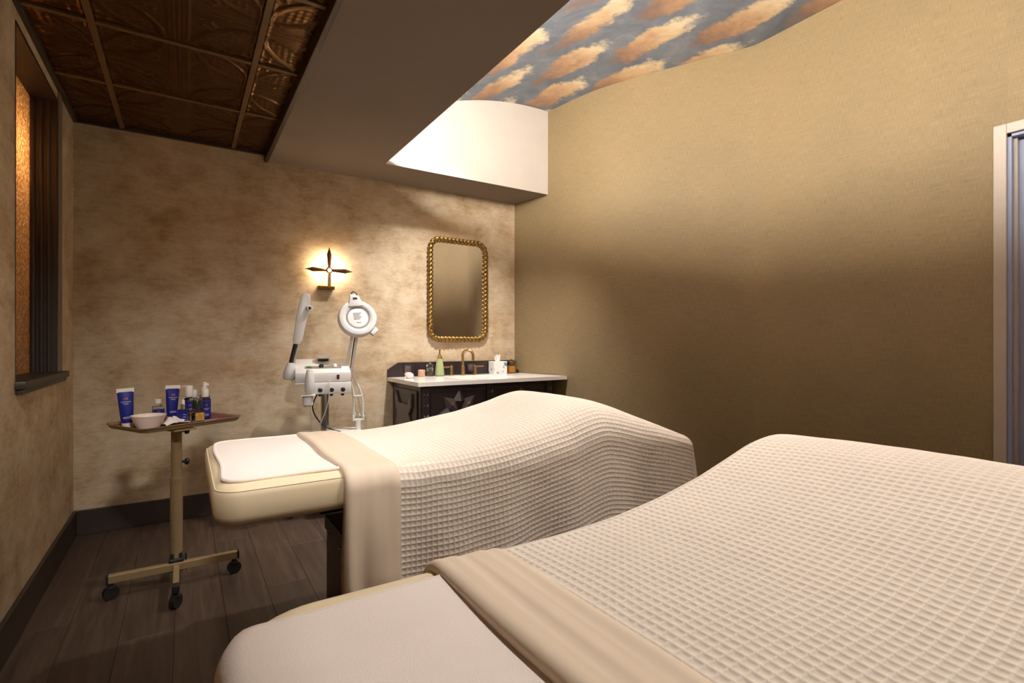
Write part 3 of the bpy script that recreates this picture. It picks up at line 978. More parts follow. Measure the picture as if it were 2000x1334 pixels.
terry_towel('white terry cover stretched over head of near bed', B2[0], B2[1], -0.055, 0.42, -0.312, 0.42, 0.0, 0.003, 22, 0.02)

# ------------------------------------------------------------------ instrument trolley
TR = thing('tray_trolley', 'bronze instrument trolley on black castors beside the far bed', 'trolley', (0.522, -1.03, 0))
MB().cyl((0, 0, 0.115), (0, 0, 0.50), 0.026, n=24).build('lower_tube', M['bronze'], TR)
MB().cyl((0, 0, 0.49), (0, 0, 0.735), 0.0225, n=24).build('upper_tube', M['bronze'], TR)
MB().cyl((0, 0, 0.492), (0, 0, 0.505), 0.0272, n=24).build('collar', M['bronze'], TR)
for zz, yy in ((0.575, 0.0), (0.722, 0.0)):
    MB().lathe([(0.0, 0.0), (0.006, 0.0), (0.006, 0.012), (0.015, 0.015), (0.016, 0.025), (0.012, 0.031), (0.004, 0.033), (0.0, 0.033)], loc=(0.021, yy, zz), axis=(1, -0.25, 0), n=18).build('clamp_knob', M['black'], TR)
MB().box(-0.030, 0.030, -0.035, 0.030, 0.066, 0.125, bev=0.005).box(-0.024, 0.024, -0.024, 0.024, 0.12, 0.15, bev=0.004).build('base_joint', M['black'], TR, smooth=False)
MB().box(0.034, 0.042, -0.02, 0.0, 0.06, 0.14, bev=0.003).build('pedal', M['black'], TR, smooth=False)
cb = MB().box(-0.255, 0.255, -0.042, -0.012, 0.072, 0.108, bev=0.003).build('cross_bar', M['bronze'], TR, smooth=False)
lb = MB().box(-0.012, 0.012, -0.28, 0.26, 0.072, 0.100, bev=0.003).build('long_bar', M['bronze'], TR, smooth=False)
def castor(px, py, ang):
    c = MB()
    c.cyl((px, py, 0.052), (px, py, 0.075), 0.010, n=14)
    dx_, dy_ = math.cos(ang), math.sin(ang)
    c.cyl((px + 0.012 * dy_, py - 0.012 * dx_, 0.030), (px - 0.012 * dy_, py + 0.012 * dx_, 0.030), 0.0298, n=22)
    c.box(px - 0.018, px + 0.018, py - 0.016, py + 0.016, 0.046, 0.060, bev=0.004)
    return c.build('castor', M['black'], TR)
castor(-0.245, -0.03, 0.4); castor(0.240, -0.03, 0.2); castor(0.0, -0.275, 1.0); castor(0.0, 0.25, 1.2)
for px, py in ((-0.258, -0.027), (0.258, -0.027)):
    MB().box(px - 0.004, px + 0.004, py - 0.017, py + 0.017, 0.070, 0.110, bev=0.002).build('end_cap', M['black'], cb, smooth=False)
MB().box(-0.014, 0.014, -0.296, -0.255, 0.069, 0.103, bev=0.004).build('end_cap', M['black'], lb, smooth=False)
# tray: a rounded pan with a rim
TA = R(28.5)
tl, tw = 0.232, 0.165
ZTR = 0.768
def tray_pt(u, v, z=0.0):
    """tray coordinates -> world"""
    return (0.523 + u * math.cos(TA) - v * math.sin(TA), -0.945 + u * math.sin(TA) + v * math.cos(TA), ZTR - 0.020 + z)
rings = [(0.026, -0.020), (0.012, -0.017), (0.005, -0.004), (0.0, 0.0), (-0.004, 0.0005), (-0.004, -0.004), (0.000, -0.006), (0.004, -0.012), (0.010, -0.022), (0.026, -0.026)]
vv, ff, n = [], [], 0
for ins, dz in rings:
    o_ = rounded_outline(-tl + ins, tl - ins, -tw + ins, tw - ins, [max(0.006, 0.03 - ins * 0.6)] * 4, n=6)
    n = len(o_)
    vv += [(px, py, dz) for px, py in o_]
for i in range(len(rings) - 1):
    for k in range(n): ff.append((i * n + k, i * n + (k + 1) % n, (i + 1) * n + (k + 1) % n, (i + 1) * n + k))
ff.append(tuple(range(n))); ff.append(tuple(reversed([(len(rings) - 1) * n + k for k in range(n)])))
tm = Matrix.Translation((0.001, 0.085, ZTR)) @ Matrix.Rotation(TA, 4, 'Z')
MB().raw(vv, ff, tm).build('tray', M['bronze'], TR)
MB().box(-0.05, 0.05, -0.1, 0.06, ZTR - 0.034, ZTR - 0.0262, bev=0.002, rot=Matrix.Rotation(TA, 4, 'Z')).build('tray_bracket', M['bronze'], TR, smooth=False)

# mauve liner in the tray, its far right corner curling up
nu, nv = 50, 36
U, V_ = np.meshgrid(np.linspace(-tl + 0.010, tl - 0.006, nu), np.linspace(-tw + 0.022, tw - 0.004, nv), indexing='ij')
cu_ = np.clip((U / tl) * 0.6 + (V_ / tw) * 0.7 - 0.92, 0, 1)
Zl = 0.0022 + 0.26 * cu_ ** 1.6 + 0.0012 * np.sin(U * 40) * np.sin(V_ * 50) + 0.020 * np.clip((np.abs(U) - tl + 0.020) / 0.02, 0, 1) + 0.016 * np.clip((V_ - tw + 0.02) / 0.02, 0, 1)
P = np.zeros((nu, nv, 3))
P[..., 0] = 0.523 + U * math.cos(TA) - V_ * math.sin(TA); P[..., 1] = -0.945 + U * math.sin(TA) + V_ * math.cos(TA); P[..., 2] = ZTR - 0.020 + Zl
o = link(bpy.data.objects.new('tray_liner', grid_mesh('tray_liner', P, M['mauve'])))
md = o.modifiers.new('thickness', 'SOLIDIFY'); md.thickness = 0.0015; md.offset = -1
tag(o, 'mauve cloth liner in the trolley tray with one corner curled up', 'liner')

ZI = 0.0038      # items stand on the liner
def item(name, label, cat, u, v, rz, group=None):
    return thing(name, label, cat, tray_pt(u, v, ZI), rz, group)
CAMA = -R(32.54)  # items face the room's door side like in the photo

def print_on(parent, y, zs, size=1.0):
    """monogram and lines of lettering on the front of a bottle; y is the front"""
    rot = (R(90), 0, 0)
    text_obj('monogram', 'AB', 0.013 * size, M['orange_print'], parent, (0, y, zs[0]), rot)
    text_obj('lettering', 'AUGUSTINUS', 0.0056 * size, M['white_print'], parent, (0, y, zs[1]), rot)
    text_obj('lettering', 'BADER', 0.0056 * size, M['white_print'], parent, (0, y, zs[1] - 0.0075 * size), rot)
    if len(zs) > 2:
        for k in (0, 1):
            MB().box(-0.012 * size, 0.012 * size, y - 0.0003, y + 0.0001, zs[2] - 0.006 * k, zs[2] - 0.006 * k + 0.0016).build('fine_print', M['white_print'], parent, smooth=False)

def squeeze_tube(label, u, v, rz, h, wt, wb, lean=0.0):
    t = item('squeeze_tube', label, 'tube', u, v, rz, 'blue squeeze tubes')
    t.rotation_euler = (0, lean, rz)
    cap_h = 0.026 * h / 0.19
    MB().lathe([(wb * 0.42, 0), (wb * 0.47, 0.002), (wb * 0.47, cap_h - 0.001), (wb * 0.44, cap_h)], n=28).build('cap', M['white_soft'], t)
    zz = np.linspace(cap_h, h - 0.016, 16); k = (zz - cap_h) / (h - cap_h)
    n = 32
    P = np.zeros((len(zz), n, 3))
    for i in range(len(zz)):
        a = np.arange(n) / n * 2 * math.pi
        hw = (wb + (wt - wb) * k[i] ** 0.8) / 2; hd = (wb / 2) * (1 - k[i] ** 1.3) + 0.0022
        P[i, :, 0] = hw * np.sign(np.cos(a)) * np.abs(np.cos(a)) ** 0.9; P[i, :, 1] = hd * np.sin(a); P[i, :, 2] = zz[i]
    link(bpy.data.objects.new('tube_body', grid_mesh('tube_body', P, M['blue'], cyc=True, flip=True)), t)
    MB().box(-wt / 2 - 0.001, wt / 2 + 0.001, -0.0030, 0.0030, h - 0.019, h, bev=0.001).build('crimp', M['white_soft'], t, smooth=False)
    def yf(z_):
        kk = (z_ - cap_h) / (h - cap_h)
        return -((wb / 2) * (1 - kk ** 1.3) + 0.0026)
    for z_, args in ((h * 0.74, 'm'), (h * 0.66, 'l'), (h * 0.61, 'b'), (h * 0.28, 'f'), (h * 0.25, 'f')):
        y_ = yf(z_) - 0.0002
        sl = math.atan2(yf(z_ + 0.01) - yf(z_ - 0.01), 0.02)
        rot = (R(90) - sl, 0, 0)
        if args == 'm': text_obj('monogram', 'AB', 0.014, M['orange_print'], t, (0, y_, z_), rot)
        elif args == 'l': text_obj('lettering', 'AUGUSTINUS', 0.0062, M['white_print'], t, (0, y_, z_), rot)
        elif args == 'b': text_obj('lettering', 'BADER', 0.0062, M['white_print'], t, (0, y_, z_), rot)
        else: MB().box(-0.014, 0.014, -0.0002, 0.0004, -0.0009, 0.0009, rot=Matrix.Rotation(-sl, 4, 'X')).build('fine_print', M['white_print'], t, smooth=False).location = (0, y_, z_)
    return t
squeeze_tube('blue squeeze tube with white crimp standing at left end of tray', -0.190, 0.050, R(4), 0.182, 0.064, 0.046, R(-3))
squeeze_tube('blue squeeze tube with white crimp standing behind the tissue on tray', 0.019, 0.085, R(14), 0.178, 0.062, 0.042, R(2))

t = item('ceramic_bowl', 'blush ceramic bowl at the front left of the tray', 'bowl', -0.155, -0.060, 0)
MB().lathe([(0.0, 0.0), (0.037, 0.0), (0.043, 0.003), (0.058, 0.034), (0.0685, 0.058), (0.070, 0.0605), (0.0675, 0.0605), (0.054, 0.034), (0.038, 0.008), (0.0, 0.006)], n=40).build('bowl_shell', M['ceramic'], t)
MB().tube([(0.0688 * math.cos(a * math.pi / 20), 0.0688 * math.sin(a * math.pi / 20), 0.0605) for a in range(40)], 0.0013, n=6, closed=True).build('rim', M['ceramic'], t)

t = item('lotion_bottle', 'small square blue-labelled bottle with white cap behind the bowl', 'bottle', -0.025, 0.120, R(10))
gb = MB().box(-0.024, 0.024, -0.020, 0.020, 0, 0.078, bev=0.006, seg=3).cyl((0, 0, 0.077), (0, 0, 0.094), 0.012, n=20).build('glass_body', M['glass'], t)
MB().box(-0.0245, 0.0245, -0.0208, -0.0200, 0.004, 0.064).build('label_front', M['blue'], gb, smooth=False)
MB().box(0.0242, 0.0250, -0.018, 0.018, 0.004, 0.064).build('label_side', M['white_print'], gb, smooth=False)
MB().lathe([(0.0135, 0.090), (0.0145, 0.091), (0.0145, 0.109), (0.013, 0.111), (0, 0.111)], n=22).build('cap', M['white_soft'], t)
print_on(gb, -0.0212, (0.052, 0.036), 0.75)

def round_bottle(label, u, v, rz, r_, h, neck, cap):
    t = item('pump_bottle', label, 'bottle', u, v, rz, 'blue pump bottles on the tray')
    bd = MB().lathe([(0.0, 0.0), (r_ - 0.003, 0.0), (r_, 0.003), (r_, h - 0.010), (r_ - 0.004, h - 0.003), (neck, h), (neck, h + 0.006)], n=30).build('bottle_body', M['glass'], t)
    MB().lathe([(r_ + 0.0003, 0.006), (r_ + 0.0005, 0.0062), (r_ + 0.0005, h - 0.018), (r_ + 0.0003, h - 0.0178)], n=30).build('label_wrap', M['blue'], bd)
    print_on(bd, -r_ - 0.0008, (h * 0.66, h * 0.50, h * 0.22), 0.8)
    if cap == 'nozzle':
        p_ = MB().lathe([(0.0, h + 0.004), (0.017, h + 0.004), (0.018, h + 0.006), (0.0165, h + 0.058), (0.014, h + 0.062), (0.0, h + 0.063)], n=24).build('pump_head', M['white_soft'], t)
        MB().cyl((-0.010, 0, h + 0.058), (-0.050, -0.006, h + 0.0585), 0.0028, 0.0018, n=10).build('nozzle', M['white_soft'], p_)
    elif cap == 'spray':
        p_ = MB().lathe([(0.0, h + 0.004), (0.014, h + 0.004), (0.015, h + 0.006), (0.015, h + 0.034), (0.009, h + 0.038), (0.0085, h + 0.064), (0.0, h + 0.066)], n=24).build('pump_head', M['white_soft'], t)
        MB().box(-0.006, 0.020, -0.006, 0.006, h + 0.044, h + 0.058, bev=0.002).build('nozzle', M['white_soft'], p_)
    else:
        MB().lathe([(0.0, h + 0.004), (0.015, h + 0.004), (0.016, h + 0.006), (0.0155, h + 0.040), (0.014, h + 0.043), (0.0, h + 0.044)], n=24).build('cap', M['white_soft'], t)
    return t
round_bottle('blue round bottle with long thin white pump nozzle on tray', 0.100, 0.075, R(5), 0.0245, 0.110, 0.012, 'nozzle')
round_bottle('blue round bottle with plain white cap at the tray front right', 0.150, 0.020, R(10), 0.0255, 0.108, 0.012, 'cap2')
round_bottle('blue round bottle with stepped white spray top behind the front bottles', 0.190, 0.095, R(-6), 0.0245, 0.118, 0.012, 'spray')
round_bottle('blue round bottle half hidden behind the long-nozzle pump bottle', 0.150, 0.125, R(4), 0.022, 0.100, 0.011, 'cap2')

t = item('dropper_bottle', 'slim blue square dropper bottle at the tray front', 'bottle', 0.018, -0.022, R(-14))
gb = MB().box(-0.0205, 0.0205, -0.018, 0.018, 0, 0.066, bev=0.004, seg=3).build('glass_body', M['glass'], t)
MB().box(-0.0210, 0.0210, -0.0186, -0.0180, 0.002, 0.064).build('label_front', M['blue'], gb, smooth=False)
MB().box(-0.0211, -0.0205, -0.018, 0.018, 0.002, 0.064).build('label_side', M['blue'], gb, smooth=False)
MB().lathe([(0.0, 0.066), (0.0105, 0.066), (0.0105, 0.088), (0.009, 0.090), (0.0, 0.090)], n=20).build('collar', M['steel'], t)
MB().lathe([(0.0068, 0.090), (0.0068, 0.094), (0.0058, 0.108), (0.003, 0.113), (0, 0.114)], n=16).build('dropper_bulb', M['white_soft'], t)
for k in range(3): MB().box(0.004, 0.016, -0.0190, -0.0186, 0.016 + 0.012 * k, 0.018 + 0.012 * k).build('fine_print', M['white_print'], gb, smooth=False)

t = item('perfume_jar', 'clear glass flask with gold label and dark olive cap on tray', 'bottle', 0.066, -0.056, R(6))
gb = MB().box(-0.034, 0.031, -0.021, 0.021, 0, 0.060, bev=0.008, seg=3).cyl((0, 0, 0.058), (0, 0, 0.068), 0.013, n=20).build('glass_body', M['glass'], t)
MB().box(-0.030, 0.027, -0.017, 0.017, 0.006, 0.050, bev=0.006, seg=3).build('liquid', M['amberglass'], gb)
MB().box(-0.010, 0.027, -0.0218, -0.0211, 0.008, 0.046).build('gold_label', M['goldlabel'], gb, smooth=False)
for k in range(3):
    MB().box(-0.004, 0.021, -0.0222, -0.0218, 0.018 + 0.008 * k, 0.0195 + 0.008 * k).build('fine_print', M['brass_dark'], gb, smooth=False)
MB().lathe([(0.0, 0.064), (0.021, 0.064), (0.0225, 0.066), (0.0215, 0.098), (0.018, 0.108), (0.0, 0.110)], n=26).build('cap', M['olive'], t)

# crumpled tissue by the bowl
rs = np.random.RandomState(4)
nu, nv = 26, 26
U, V_ = np.meshgrid(np.linspace(-1, 1, nu), np.linspace(-1, 1, nv), indexing='ij')
Zt = 0.026 * np.exp(-(U ** 2 + V_ ** 2) * 1.3) + 0.012 * np.abs(np.sin(U * 4.1 + V_ * 2.3)) * np.exp(-(U ** 2 + V_ ** 2)) + 0.006 * np.abs(np.sin(V_ * 6 - U * 3)) + 0.001
Pt = np.stack([U * 0.052 + 0.008 * np.sin(V_ * 5), V_ * 0.040 + 0.008 * np.sin(U * 4), Zt], axis=-1)
o = link(bpy.data.objects.new('crumpled_tissue', grid_mesh('crumpled_tissue', Pt, M['tissue'])))
o.location = tray_pt(-0.045, -0.045, ZI); o.rotation_euler = (0, 0, 0.5)
md = o.modifiers.new('thickness', 'SOLIDIFY'); md.thickness = 0.001; md.offset = -1
tag(o, 'crumpled white tissue between the bowl and the dropper bottle', 'tissue')
o = MB().box(-0.04, 0.04, -0.022, 0.022, 0, 0.0025, bev=0.0008).build('paper_card', M['white_soft'])
o.location = tray_pt(0.115, -0.085, ZI); o.rotation_euler = (0, 0, TA - 0.05)
tag(o, 'small white card lying in front of the bottles at tray edge', 'card')

# ------------------------------------------------------------------ facial steamer with magnifier lamp
ST = thing('facial_steamer', 'white facial steamer stand with magnifier lamp below the wall sconce', 'steamer', (1.3228, -0.379, -0.2185))
ST.scale = (1.19, 1.19, 1.19)
SZ = 0.2185 / 1.19       # floor level in the stand's own coordinates
ROT = Matrix.Rotation(R(-10), 4, 'Z')
def stb(): return MB()
def sbuild(b, name, mat, parent=ST, **kw):
    bmesh.ops.transform(b.bm, matrix=ROT, verts=b.bm.verts)
    return b.build(name, mat, parent, **kw)
# console with sloping top
con = MB()
con.prism([(-0.13, 0.930), (0.13, 0.930), (0.13, 1.050), (-0.13, 0.984)], 0.285, Matrix(((0, 0, 1, -0.135), (1, 0, 0, 0), (0, 1, 0, 0), (0, 0, 0, 1))), bev=0.008)
con = sbuild(con, 'console', M['white'])
sl = math.atan2(0.066, 0.26)
def on_top(dy): return 1.017 + dy * math.tan(sl)
RX = Matrix.Rotation(sl, 4, 'X')
pn = sbuild(MB().box(-0.085, 0.105, -0.063, -0.020, on_top(-0.04) - 0.0005, on_top(-0.04) + 0.0012, rot=RX), 'control_panel', M['greypanel'], con, smooth=False)
sbuild(MB().box(-0.075, -0.050, -0.052, -0.030, on_top(-0.04) + 0.001, on_top(-0.04) + 0.005, bev=0.001, rot=RX), 'switch', M['green'], con)
sbuild(MB().lathe([(0.013, 0.0), (0.012, 0.010), (0.009, 0.018), (0.0, 0.019)], loc=(0.0, -0.038, on_top(-0.038)), n=20), 'dial', M['black'], con)
sbuild(MB().lathe([(0.013, 0.0), (0.012, 0.012), (0.010, 0.019), (0.0, 0.020)], loc=(0.070, -0.038, on_top(-0.038)), n=20), 'dial', M['white_soft'], con)
sbuild(MB().lathe([(0.03, 0.0), (0.03, 0.012)], loc=(0.015, 0.09, on_top(0.09)), n=24), 'filler_neck', M['black'], con)
sbuild(MB().lathe([(0.036, 0.012), (0.040, 0.016), (0.040, 0.028), (0.034, 0.034), (0.0, 0.035)], loc=(0.015, 0.09, on_top(0.09)), n=28), 'filler_cap', M['white_soft'], con)
sbuild(MB().box(0.075, 0.089, -0.134, -0.130, 0.945, 0.970, bev=0.001), 'rocker_switch', M['redsw'], con, smooth=False)
# lower accessory rack
rk = MB()
rk.box(-0.135, 0.150, -0.13, 0.10, 0.918, 0.930, bev=0.003).box(-0.045, 0.150, -0.150, -0.138, 0.868, 0.930, bev=0.003)
rack = sbuild(rk, 'accessory_rack', M['white'])
for k in range(3):
    xk = -0.010 + 0.058 * k
    sbuild(MB().lathe([(0.012, 0), (0.009, 0.003), (0.0, 0.003)], loc=(xk, -0.150, 0.890), axis=(0, -1, 0), n=18), 'socket', M['black'], rack)
    sbuild(MB().lathe([(0.009, 0), (0.009, 0.012), (0.004, 0.016), (0.0, 0.016)], loc=(xk, -0.120, 0.870), axis=(0, 0, -1), n=14), 'plug', M['black'], rack)
# brush handpiece clipped to the front
hp = sbuild(MB().lathe([(0.0, 0.0), (0.016, 0.004), (0.024, 0.022), (0.026, 0.060), (0.022, 0.10), (0.017, 0.13), (0.013, 0.138), (0.0, 0.139)], loc=(-0.062, -0.165, 0.865), n=24), 'handpiece', M['white'])
sbuild(MB().lathe([(0.026, 0.0), (0.027, 0.05), (0.018, 0.058)][::-1], loc=(-0.072, -0.150, 0.865), axis=(0, 0, -1), n=20), 'vacuum_jar', M['white'])
sbuild(MB().box(-0.105, -0.035, -0.185, -0.13, 0.862, 0.870, bev=0.002), 'holder_shelf', M['white'], rack)
# column, base plate and feet
sbuild(MB().cyl((0.02, 0.0, SZ + 0.09), (0.02, 0.0, 0.92), 0.022, n=24), 'column', M['steel'])
bs = sbuild(MB().box(-0.06, 0.17, -0.09, 0.09, SZ + 0.06, SZ + 0.10, bev=0.018, seg=3), 'base_hub', M['white'])
sbuild(MB().box(-0.10, 0.22, -0.10, 0.12, 0.628, 0.640, bev=0.004), 'shelf', M['white'])
for a in (R(-25), R(50), R(125), R(185)):
    ex, ey = 0.05 + 0.21 * math.cos(a), 0.21 * math.sin(a)
    lg = sbuild(MB().tube([(0.05, 0, SZ + 0.082), (0.05 + 0.12 * math.cos(a), 0.12 * math.sin(a), SZ + 0.078), (ex, ey, SZ + 0.060)], lambda q: 0.018 - 0.006 * q, n=12), 'leg', M['white'])
    sbuild(MB().cyl((ex, ey - 0.010, SZ + 0.0222), (ex, ey + 0.010, SZ + 0.0222), 0.022, n=20).cyl((ex, ey, SZ + 0.04), (ex, ey, SZ + 0.062), 0.008, n=12), 'castor', M['black'], lg)
# steam arm on the left
el = MB().lathe([(0.0, 0.0), (0.024, 0.0), (0.030, 0.008), (0.032, 0.045), (0.026, 0.075), (0.020, 0.095), (0.0, 0.096)], loc=(-0.168, -0.02, 0.940), axis=(0.18, 0, 1), n=24).cyl((-0.168, -0.02, 0.975), (-0.125, -0.02, 0.975), 0.022, n=20)
sbuild(el, 'elbow', M['white'])
sbuild(MB().cyl((-0.152, -0.02, 1.025), (-0.124, -0.02, 1.150), 0.0155, n=20), 'steam_pipe', M['steel'])
sbuild(MB().cyl((-0.1545, -0.0235, 1.025), (-0.1265, -0.0235, 1.150), 0.0135, n=20), 'pipe_sleeve', M['black'])
ap0, ap1 = Vector((-0.128, -0.02, 1.135)), Vector((-0.078, -0.02, 1.415))
ad = (ap1 - ap0)
am = MB()
armlen = ad.length
pol = [(-0.020, 0.0), (0.016, 0.0), (0.026, 0.03), (0.030, 0.16), (0.030, 0.24), (0.022, armlen - 0.008), (0.008, armlen), (-0.012, armlen), (-0.022, armlen - 0.012), (-0.026, 0.15)]
mat_arm = Matrix.Translation(ap0) @ Matrix.Rotation(math.atan2(ad.x, ad.z), 4, 'Y') @ Matrix(((1, 0, 0, 0), (0, 0, 1, -0.024), (0, 1, 0, 0), (0, 0, 0, 1)))
am.prism(pol, 0.048, mat_arm, bev=0.007)
steam = sbuild(am, 'steam_arm', M['white'])
nz = ap0 + ad * 0.70 + Vector((0.024, -0.020, 0))
sbuild(MB().lathe([(0.010, 0.0), (0.016, 0.0), (0.015, 0.022), (0.010, 0.024), (0.009, 0.006)], loc=tuple(nz), axis=(0.45, -0.9, 0.05), n=20), 'nozzle', M['white'], steam)
sbuild(MB().lathe([(0.0, 0.008), (0.0095, 0.008)], loc=tuple(nz), axis=(0.45, -0.9, 0.05), n=20), 'nozzle_bore', M['black'], steam)
# cords
sbuild(MB().tube([(0.035, -0.155, 0.948), (0.036, -0.16, 0.90), (0.030, -0.14, 0.82), (0.0, -0.10, 0.72), (-0.03, -0.06, 0.642)], 0.0030, n=8, sub=6), 'white_cord', M['white'])
sbuild(MB().tube([(-0.06, -0.165, 0.866), (-0.058, -0.16, 0.80), (-0.050, -0.12, 0.72), (-0.045, -0.08, 0.642)], 0.0030, n=8, sub=6), 'white_cord', M['white'])
sbuild(MB().tube([(-0.02, -0.03, 0.86), (-0.045, -0.06, 0.80), (-0.030, -0.06, 0.74), (0.02, -0.06, 0.68), (0.10, -0.08, 0.650)], 0.0035, n=8, sub=6), 'black_cord', M['black'])
# spring arm of the magnifier (two-jointed)
k0 = Vector((0.205, 0.03, 0.0))
sbuild(MB().cyl((0.205, 0.03, 0.64), (0.205, 0.03, 0.70), 0.016, n=20), 'lamp_socket', M['white'])
sbuild(MB().box(0.172, 0.238, 0.018, 0.042, 0.690, 0.702, bev=0.003).box(0.172, 0.182, 0.018, 0.042, 0.700, 0.722, bev=0.002).box(0.228, 0.238, 0.018, 0.042, 0.700, 0.722, bev=0.002), 'lamp_bracket', M['white'])
for dx_ in (-0.022, 0.022):
    sbuild(MB().tube([(0.205 + dx_ * 1.2, 0.03, 0.700), (0.200 + dx_, 0.03, 0.84), (0.160 + dx_ * 0.4, 0.03, 0.968)], 0.0065, n=8, sub=4), 'lower_arm', M['white'])
    # coil spring beside the arm
    pts = []
    for i in range(120):
        q = i / 119
        cx_ = 0.203 + dx_ * 0.55 - 0.012 * q; cz_ = 0.705 + 0.13 * q
        pts.append((cx_ + 0.006 * math.cos(i * 0.9), 0.03 + 0.006 * math.sin(i * 0.9), cz_))
    sbuild(MB().tube(pts, 0.0011, n=5), 'spring', M['steel'])
sbuild(MB().box(0.176, 0.228, 0.022, 0.038, 0.828, 0.838, bev=0.002), 'cross_link', M['white'])
sbuild(MB().box(0.135, 0.170, 0.012, 0.048, 0.955, 0.995, bev=0.006), 'joint', M['white'])
for dx_ in (-0.014, 0.014):
    sbuild(MB().tube([(0.150 + dx_, 0.03, 0.975), (0.186 + dx_, 0.03, 1.20)], 0.0085, n=10), 'upper_arm', M['white'])
sbuild(MB().tube([(0.160, 0.028, 0.99), (0.184, 0.028, 1.18)], 0.003, n=8), 'black_cord', M['black'])
# magnifier head
HC = Vector((0.196, -0.02, 1.282))
hx = Vector((0.985, 0.10, 0.10)).normalized()
hn = Vector((0.16, -0.93, 0.33)); hn = (hn - hx * hn.dot(hx)).normalized()      # facing the camera, tilted up a little
hy = hn.cross(hx)
HM = Matrix(((hx.x, hy.x, hn.x, HC.x), (hx.y, hy.y, hn.y, HC.y), (hx.z, hy.z, hn.z, HC.z), (0, 0, 0, 1)))
def hb(b, name, mat, parent=ST, **kw):
    bmesh.ops.transform(b.bm, matrix=ROT @ HM, verts=b.bm.verts)
    return b.build(name, mat, parent, **kw)
hd = hb(MB().lathe([(0.070, -0.030), (0.098, -0.032), (0.108, -0.024), (0.109, 0.002), (0.102, 0.016), (0.088, 0.020), (0.072, 0.016), (0.064, 0.008), (0.063, -0.012), (0.070, -0.030)], n=48), 'lamp_head', M['white'])
hb(MB().lathe([(0.0625, -0.006), (0.0625, 0.009), (0.050, 0.012), (0.0, 0.013)], n=40), 'lens_cover', M['lens'], hd)
hb(MB().lathe([(0.0625, 0.0045), (0.0635, 0.0105), (0.0655, 0.0105)], n=40), 'lens_ring', M['grey_print'], hd)
for k in range(6):
    hb(MB().box(-0.024, 0.022 - 0.006 * (k % 3), 0.026 - 0.0075 * k, 0.030 - 0.0075 * k, 0.0128, 0.0136), 'label_print', M['grey_print'], hd, smooth=False)
hb(MB().box(-0.012, 0.014, -0.030, -0.027, 0.0128, 0.0136), 'label_print', M['grey_print'], hd, smooth=False)
nk = hb(MB().prism([(-0.046, 0.068), (0.040, 0.068), (0.028, 0.118), (0.022, 0.134), (-0.026, 0.134), (-0.030, 0.118)], 0.036, Matrix.Translation((0, 0, -0.012)), bev=0.005), 'head_block', M['white'], hd)
hb(MB().box(-0.012, 0.012, 0.108, 0.120, 0.024, 0.027, bev=0.001), 'rocker_switch', M['redsw'], nk, smooth=False)
hb(MB().cyl((-0.022, 0.140, 0.0), (0.010, 0.140, 0.0), 0.010, n=18), 'tilt_knob', M['white'], nk)
hb(MB().tube([(-0.010, 0.140, -0.008), (-0.008, 0.160, -0.006), (0.006, 0.168, -0.004), (0.018, 0.156, -0.004), (0.024, 0.130, -0.006)], 0.0030, n=8, sub=6), 'black_cord', M['black'], nk)
hb(MB().box(0.055, 0.105, -0.100, -0.070, -0.022, 0.006, bev=0.006, rot=Matrix.Rotation(R(40), 4, 'Z')), 'grip_tab', M['white'], hd)

# ------------------------------------------------------------------ mirror
MR = thing('wall_mirror', 'tall mirror with rounded corners and carved gilt frame above the vanity', 'mirror', (2.523, -0.0085, 1.585), R(1.3))
ow, oh, fr_ = 0.285, 0.438, 0.022
o_ = rounded_outline(-ow + fr_, ow - fr_, -oh + fr_, oh - fr_, [0.085] * 4, n=14)
MB().prism([(px, py) for px, py in o_], 0.006, Matrix(((1, 0, 0, 0), (0, 0, -1, -0.004), (0, 1, 0, 0), (0, 0, 0, 1)))).build('mirror_glass', M['mirror'], MR, smooth=False)
# carved frame: a moulding with a twisted leaf relief
path = []
for i in range(len(o_)):
    p, q = Vector((*o_[i], 0)), Vector((*o_[(i + 1) % len(o_)], 0))
    n = max(1, int((q - p).length / 0.004))
    for k in range(n): path.append(p.lerp(q, k / n))
N = len(path)
dist = 0.0
nk_ = 16
P = np.zeros((N, nk_, 3))
for i in range(N):
    tg = (path[(i + 1) % N] - path[i - 1]).normalized(); nr = Vector((tg.y, -tg.x, 0))
    dist += (path[i] - path[i - 1]).length
    for k in range(nk_):
        a = 2 * math.pi * k / nk_
        rel = 1 + 0.22 * math.sin(dist * 2 * math.pi / 0.036 + 2 * a) + 0.10 * math.sin(dist * 2 * math.pi / 0.018 - 3 * a)
        rr = 0.0215 * rel
        q = path[i] + nr * rr * math.cos(a)
        P[i, k] = (q.x, -max(0.002, 0.015 + rr * math.sin(a) * 0.85), q.y)
P = np.concatenate([P, P[:1]], axis=0)
link(bpy.data.objects.new('gilt_frame', grid_mesh('gilt_frame', P, M['gilt'], cyc=True)), MR)

# ------------------------------------------------------------------ vanity
VX0, VX1, VY, VZ = 1.945, 3.085, -0.585, 0.838
VN = thing('vanity_cabinet', 'dark carved wooden vanity cabinet with star relief under white counter', 'cabinet', (0, 0, 0))
MB().box(VX0, VX0 + 0.02, VY, -0.02, 0.06, VZ).box(VX1 - 0.02, VX1, VY, -0.02, 0.06, VZ).box(VX0 + 0.02, VX1 - 0.02, -0.035, -0.02, 0.06, VZ) \
    .box(VX0 + 0.02, VX1 - 0.02, VY, -0.035, 0.06, 0.08).box(VX0 + 0.02, VX1 - 0.02, VY, VY + 0.018, 0.08, VZ).build('carcass', M['espresso'], VN, smooth=False)
MB().box(VX0 + 0.02, VX1, VY + 0.04, -0.02, 0.0, 0.06).build('toe_kick', M['black'], VN, smooth=False)
